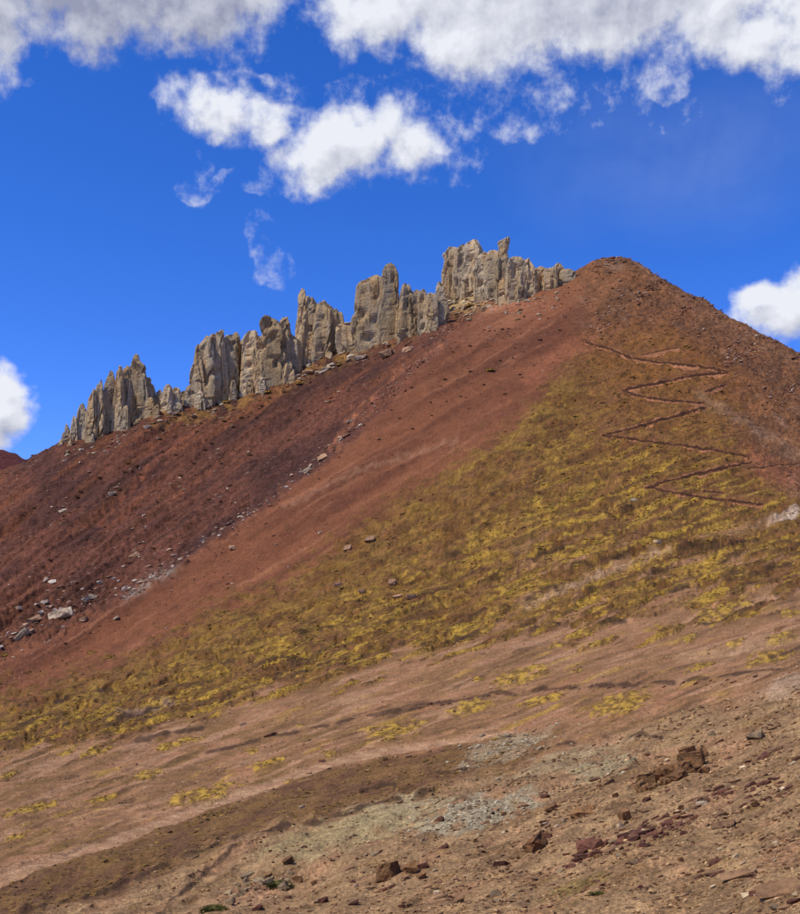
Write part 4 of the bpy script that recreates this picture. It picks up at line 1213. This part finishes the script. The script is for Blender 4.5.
def scatter_stones(name, label, weights, n, smin, smax, cols, flat=(0.35, 0.8), power=2.2, mat=None, soft=False):
    w = np.clip(weights, 0, None).ravel(); w = w / w.sum()
    pick = rng.choice(len(w), n, p=w)
    base = Vall[pick].copy()
    base[:, :2] += rng.normal(0, 0.3, (n, 2)) * (PW2.ravel()[pick] / F)[:, None]
    pxm = PW2.ravel()[pick] / F
    s = (smin + (smax - smin) * rng.random(n) ** power) * pxm * 0.5
    v, f = ico12()
    nv = len(v)
    jit = 1 + (0.2 if soft else 0.35) * rng.normal(0, 1, (n, nv, 1)).clip(-1.3, 1.3)
    V = v[None] * jit * s[:, None, None]
    V[..., 0] *= rng.uniform(0.8, 2.4 if soft else 1.7, (n, 1)); V[..., 2] *= rng.uniform(flat[0], flat[1], (n, 1))
    tl = rng.uniform(0.05, 0.5, (n, 1)); an = rng.uniform(-0.6, 0.6, (n, 1))
    x, z = V[..., 0] * np.cos(tl) - V[..., 2] * np.sin(tl), V[..., 0] * np.sin(tl) + V[..., 2] * np.cos(tl)
    V[..., 0], V[..., 2] = x, z
    x, y = V[..., 0] * np.cos(an) - V[..., 1] * np.sin(an), V[..., 0] * np.sin(an) + V[..., 1] * np.cos(an)
    V[..., 0], V[..., 1] = x, y
    V = V + base[:, None] + np.array([0, 0, 1.0]) * (s * (0.05 if soft else 0.15))[:, None, None]
    Fc = (f[None] + (np.arange(n) * nv)[:, None, None]).reshape(-1, 3)
    cols = np.array(cols); cc = cols[rng.integers(0, len(cols), n)] * rng.uniform(0.75, 1.2, (n, 1))
    cc[:, 2] *= 0.85
    C = np.repeat(cc, nv, axis=0)
    o = add(name, mesh_np(name, V.reshape(-1, 3), Fc, mat or M_stones, C, smooth=soft))
    tag(o, label, kind='stuff')
    return o


M_stones = ground_material('loose_stone_chips', 3.0, 14.0, 0.03, 0.4)
inview = front & (PX2 > -40) & (PX2 < 840) & (PY2 > 200) & (PY2 < 940)
area = inview.astype(float)
clump = ss(-0.2, 0.5, fbm2(PX / 30, (PY + 0.4 * PX) / 10, 4, 101))
GR = scatter_stones('gravel', 'small stones and gravel strewn over the near slope', area * near * (0.04 + clump ** 2 + 0.8 * (np.abs(led_n) < 0.08)) * (0.35 + 0.65 * ss(380, 620, PX + 0.8 * (PY - 800))), 13000, 0.7, 4.0,
               [lin(120, 86, 60), lin(88, 60, 44), lin(140, 106, 74), lin(72, 50, 38), lin(172, 140, 106), lin(98, 70, 50)])
scatter_stones('scree', 'pale and dark stones scattered over the scree of the mountain', area * redz * (0.12 + ss(0.05, 0.5, fbm2(n1 / 18, t1 / 60, 4, 102))) * (0.15 + purple + 1.4 * pkm), 4200, 0.8, 3.6,
               [lin(150, 120, 104), lin(176, 150, 132), lin(92, 58, 48), lin(120, 78, 62), lin(140, 90, 70), lin(96, 66, 56)], power=3.0, mat=M_stones)
scatter_stones('rubble', 'pale broken rubble below the rock spires', area * np.exp(-((PY - sk - 17) / 8) ** 2) * (PX > 60) * (PX < 560) + area * 1.6 * led, 800, 1.0, 5.5,
               [lin(170, 152, 130), lin(140, 120, 98), lin(190, 172, 150), lin(110, 84, 60)], power=2.0)
scatter_stones('gully_stones', 'pale stones strewn down the gully among the big slabs', area * np.exp(-((PY - (640 - 0.62 * PX)) / 16) ** 2) * (PX < 150) * (PX > -20) * redz + area * 0.5 * np.exp(-((PY - (rib - 8)) / 6) ** 2) * (PX > 120) * (PX < 380), 420, 1.2, 6.0,
               [lin(190, 176, 164), lin(168, 136, 116), lin(140, 108, 90), lin(110, 76, 62)], power=2.4)
scatter_stones('grey_gravel', 'grey gravel of the pale patches on the near slope', area * (np.exp(-(((PX - 480) / 50) ** 2 + ((PY - 812 + 0.25 * (PX - 480)) / 11) ** 2)) + 0.7 * np.exp(-(((PX - 505) / 40) ** 2 + ((PY - 745 + 0.25 * (PX - 505)) / 10) ** 2)) + 0.3 * np.exp(-(((PX - 602) / 30) ** 2 + ((PY - 765) / 9) ** 2))), 1300, 1.0, 4.0,
               [lin(156, 142, 122), lin(136, 120, 98), lin(170, 156, 136), lin(100, 80, 64)])


scatter_stones('fine_scree', 'fine stone chips lying over the red scree', area * redz * (0.15 + ss(-0.1, 0.4, fbm2(n2_ / 10, t2 / 60, 3, 123))), 6500, 0.5, 1.9,
               [lin(150, 104, 84), lin(96, 60, 46), lin(130, 84, 64), lin(84, 52, 42), lin(166, 130, 110)], power=2.5)
scatter_stones('pebbles', 'small stones lying over the bare foot slope', area * foot * (1 - near) * (0.1 + ss(0.0, 0.4, fbm2(PX / 40, (PY + 0.36 * PX) / 8, 3, 124))), 5000, 0.5, 2.2,
               [lin(150, 116, 92), lin(104, 74, 56), lin(176, 144, 118), lin(88, 60, 48)], power=2.5)
M_tuft = ground_material('dry_grass', 0.6, 3.0, 0.05, 0.2)
scatter_stones('grass', 'dry yellow tussock grass in mats on the mountainside', area * grass * offpath * (0.01 + ymask * low) * (1 - 0.8 * scarp), 9000, 0.7, 3.2, [lin(168, 132, 54), lin(150, 114, 48), lin(178, 142, 64), lin(132, 98, 45)], flat=(0.2, 0.34), mat=M_tuft, soft=True)
scatter_stones('turf', 'short olive and brown turf of the grassy slope', area * grass * offpath * (0.2 + 0.8 * low) * ss(-0.1, 0.4, fbm2(PX / 20, (PY + 0.3 * PX) / 6, 4, 103)), 6000, 0.7, 3.0, [lin(112, 84, 40), lin(96, 72, 40), lin(124, 98, 48), lin(88, 62, 38)], flat=(0.2, 0.34), mat=M_tuft, soft=True)
scatter_stones('moss_mats', 'yellow cushion grass mats on the bare foot slope', area * foot * mats * (PY < 860) * ss(-0.1, 0.3, fbm2(PX / 9, PY / 3, 3, 104)), 1500, 1.0, 3.6, [lin(158, 126, 52), lin(140, 108, 48), lin(116, 88, 44)], flat=(0.2, 0.34), mat=M_tuft, soft=True)
scatter_stones('strip_turf', 'brown turf growing on the strip below the track', area * strip * (0.3 + olf), 1500, 1.5, 5.0, [lin(112, 84, 46), lin(132, 104, 52), lin(92, 66, 44)], flat=(0.2, 0.34), mat=M_tuft, soft=True)


# ------------------------------------------------------------------ plants one can count
def tussock_mesh(name, mat, seed, blades=120, h=0.8, bw=0.06, mound=1.0):
    rs = random.Random(seed)
    V, Fc = [], []
    for k in range(blades):
        a = rs.uniform(0, 2 * math.pi); r = rs.uniform(0, 0.5) ** 0.8
        b = Vector((math.cos(a) * r, math.sin(a) * r, -0.1 + 0.35 * math.sqrt(max(0, 0.3 - r * r))))
        le = rs.uniform(0.2, 0.45) * h
        d = Vector((math.cos(a) * r * 1.3 + rs.gauss(0, .25), math.sin(a) * r * 1.3 + rs.gauss(0, .25), 0.75)).normalized()
        sd = d.cross(Vector((rs.gauss(0, 1), rs.gauss(0, 1), 0.2))).normalized() * bw
        i = len(V)
        V += [tuple(b - sd), tuple(b + sd), tuple(b + d * le)]
        Fc.append((i, i + 1, i + 2))
    # mound under the blades
    n = 12; i0 = len(V)
    for ring, (rr, zz) in enumerate([(0.55, -0.15), (0.47, 0.08), (0.25, 0.2)]):
        for q in range(n):
            a = 2 * math.pi * q / n
            j = rs.uniform(0.85, 1.15)
            V.append((math.cos(a) * rr * j * mound, math.sin(a) * rr * j * mound, zz * j * mound))
    V.append((0, 0, 0.24))
    for ring in range(2):
        for q in range(n):
            a, b = i0 + ring * n + q, i0 + ring * n + (q + 1) % n
            Fc.append((a, b, b + n)); Fc.append((a, b + n, a + n))
    for q in range(n): Fc.append((i0 + 2 * n + q, i0 + 2 * n + (q + 1) % n, len(V) - 1))
    me = bpy.data.meshes.new(name); me.from_pydata(V, [], Fc); me.materials.append(mat); me.update()
    return me


M_dark = plant_material('dark_tussock', lin(62, 44, 30), lin(92, 66, 36), 2.0)
M_green = plant_material('green_cushion', lin(70, 70, 32), lin(104, 96, 48), 6.0)
M_ochre = plant_material('ochre_tussock', lin(150, 116, 50), lin(120, 92, 44), 2.0)
TD = [tussock_mesh('dark_tussock', M_dark, i) for i in range(4)]
TG = [tussock_mesh('cushion', M_green, 10 + i, 900, 0.45, 0.03, 0.8) for i in range(2)]
TO = [tussock_mesh('ochre_tussock', M_ochre, 20 + i) for i in range(3)]


def plant(name, px, py, wpx, lib, hs_=0.8):
    p, w = at(px, py)
    if p is None: return None
    o = add(name, random.choice(lib)); s = wpx * w / F
    o.scale = (s, s, s * hs_); o.rotation_euler = (0, 0, random.uniform(0, 6)); o.location = tuple(p)
    return o


for (px, py) in [(66, 454), (81, 491), (76, 497), (137, 466), (125, 473), (142, 475), (194, 464), (180, 476), (204, 450), (212, 444), (232, 427), (241, 418), (225, 421), (198, 432), (163, 452), (160, 440), (175, 455), (262, 405), (270, 398), (285, 392),
                 (120, 490), (98, 478), (78, 508), (67, 522), (88, 540), (50, 560), (114, 572), (128, 563), (152, 548), (310, 413), (330, 402), (250, 455), (290, 440), (262, 470), (230, 486), (210, 500)]:
    o = plant('dark_tussock', px + random.uniform(-1, 1), py, random.uniform(3.0, 5.0), TD, 1.0)
    if o: tag(o, 'dark grass tussock dotted on the purple slope below the spires', 'tussock', 'dark tussocks on the slope below the spires')
for (px, py) in [(395, 395), (412, 388), (430, 402), (445, 380), (460, 396), (470, 372), (484, 384), (500, 360), (392, 410), (413, 428), (432, 415), (452, 352), (470, 346), (515, 348), (410, 372), (424, 362), (484, 330), (540, 340), (548, 318), (365, 425), (380, 378), (400, 418), (586, 300), (560, 330), (505, 395), (520, 375)]:
    o = plant('dark_tussock', px, py, random.uniform(2.2, 4.0), TD, 1.0)
    if o: tag(o, 'small dark tussock on the upper red face right of the rib', 'tussock', 'dark tussocks on the red face')
for (px, py, w) in [(490, 370, 9), (340, 365, 7), (300, 384, 7), (268, 392, 8), (226, 402, 8), (352, 350, 8), (470, 306, 9), (330, 352, 6), (128, 462, 5), (5, 655, 10), (112, 657, 9), (92, 652, 8)]:
    o = plant('ochre_tussock', px, py, w, TO, 0.7)
    if o: tag(o, 'ochre grass tussock at the foot of the spires and scree', 'tussock', 'ochre tussocks below the spires')
for (px, py, w, lab) in [(278, 885, 25, 'bright green cushion plant among grey rubble on the near slope'), (214, 910, 24, 'olive green cushion plant at the bottom of the picture near the rubble'), (598, 893, 16, 'flat mossy green patch below the maroon shale ledge')]:
    o = plant('cushion_plant', px, py, w, TG, 0.7 if w > 16 else 0.35)
    if o: tag(o, lab, 'plant')
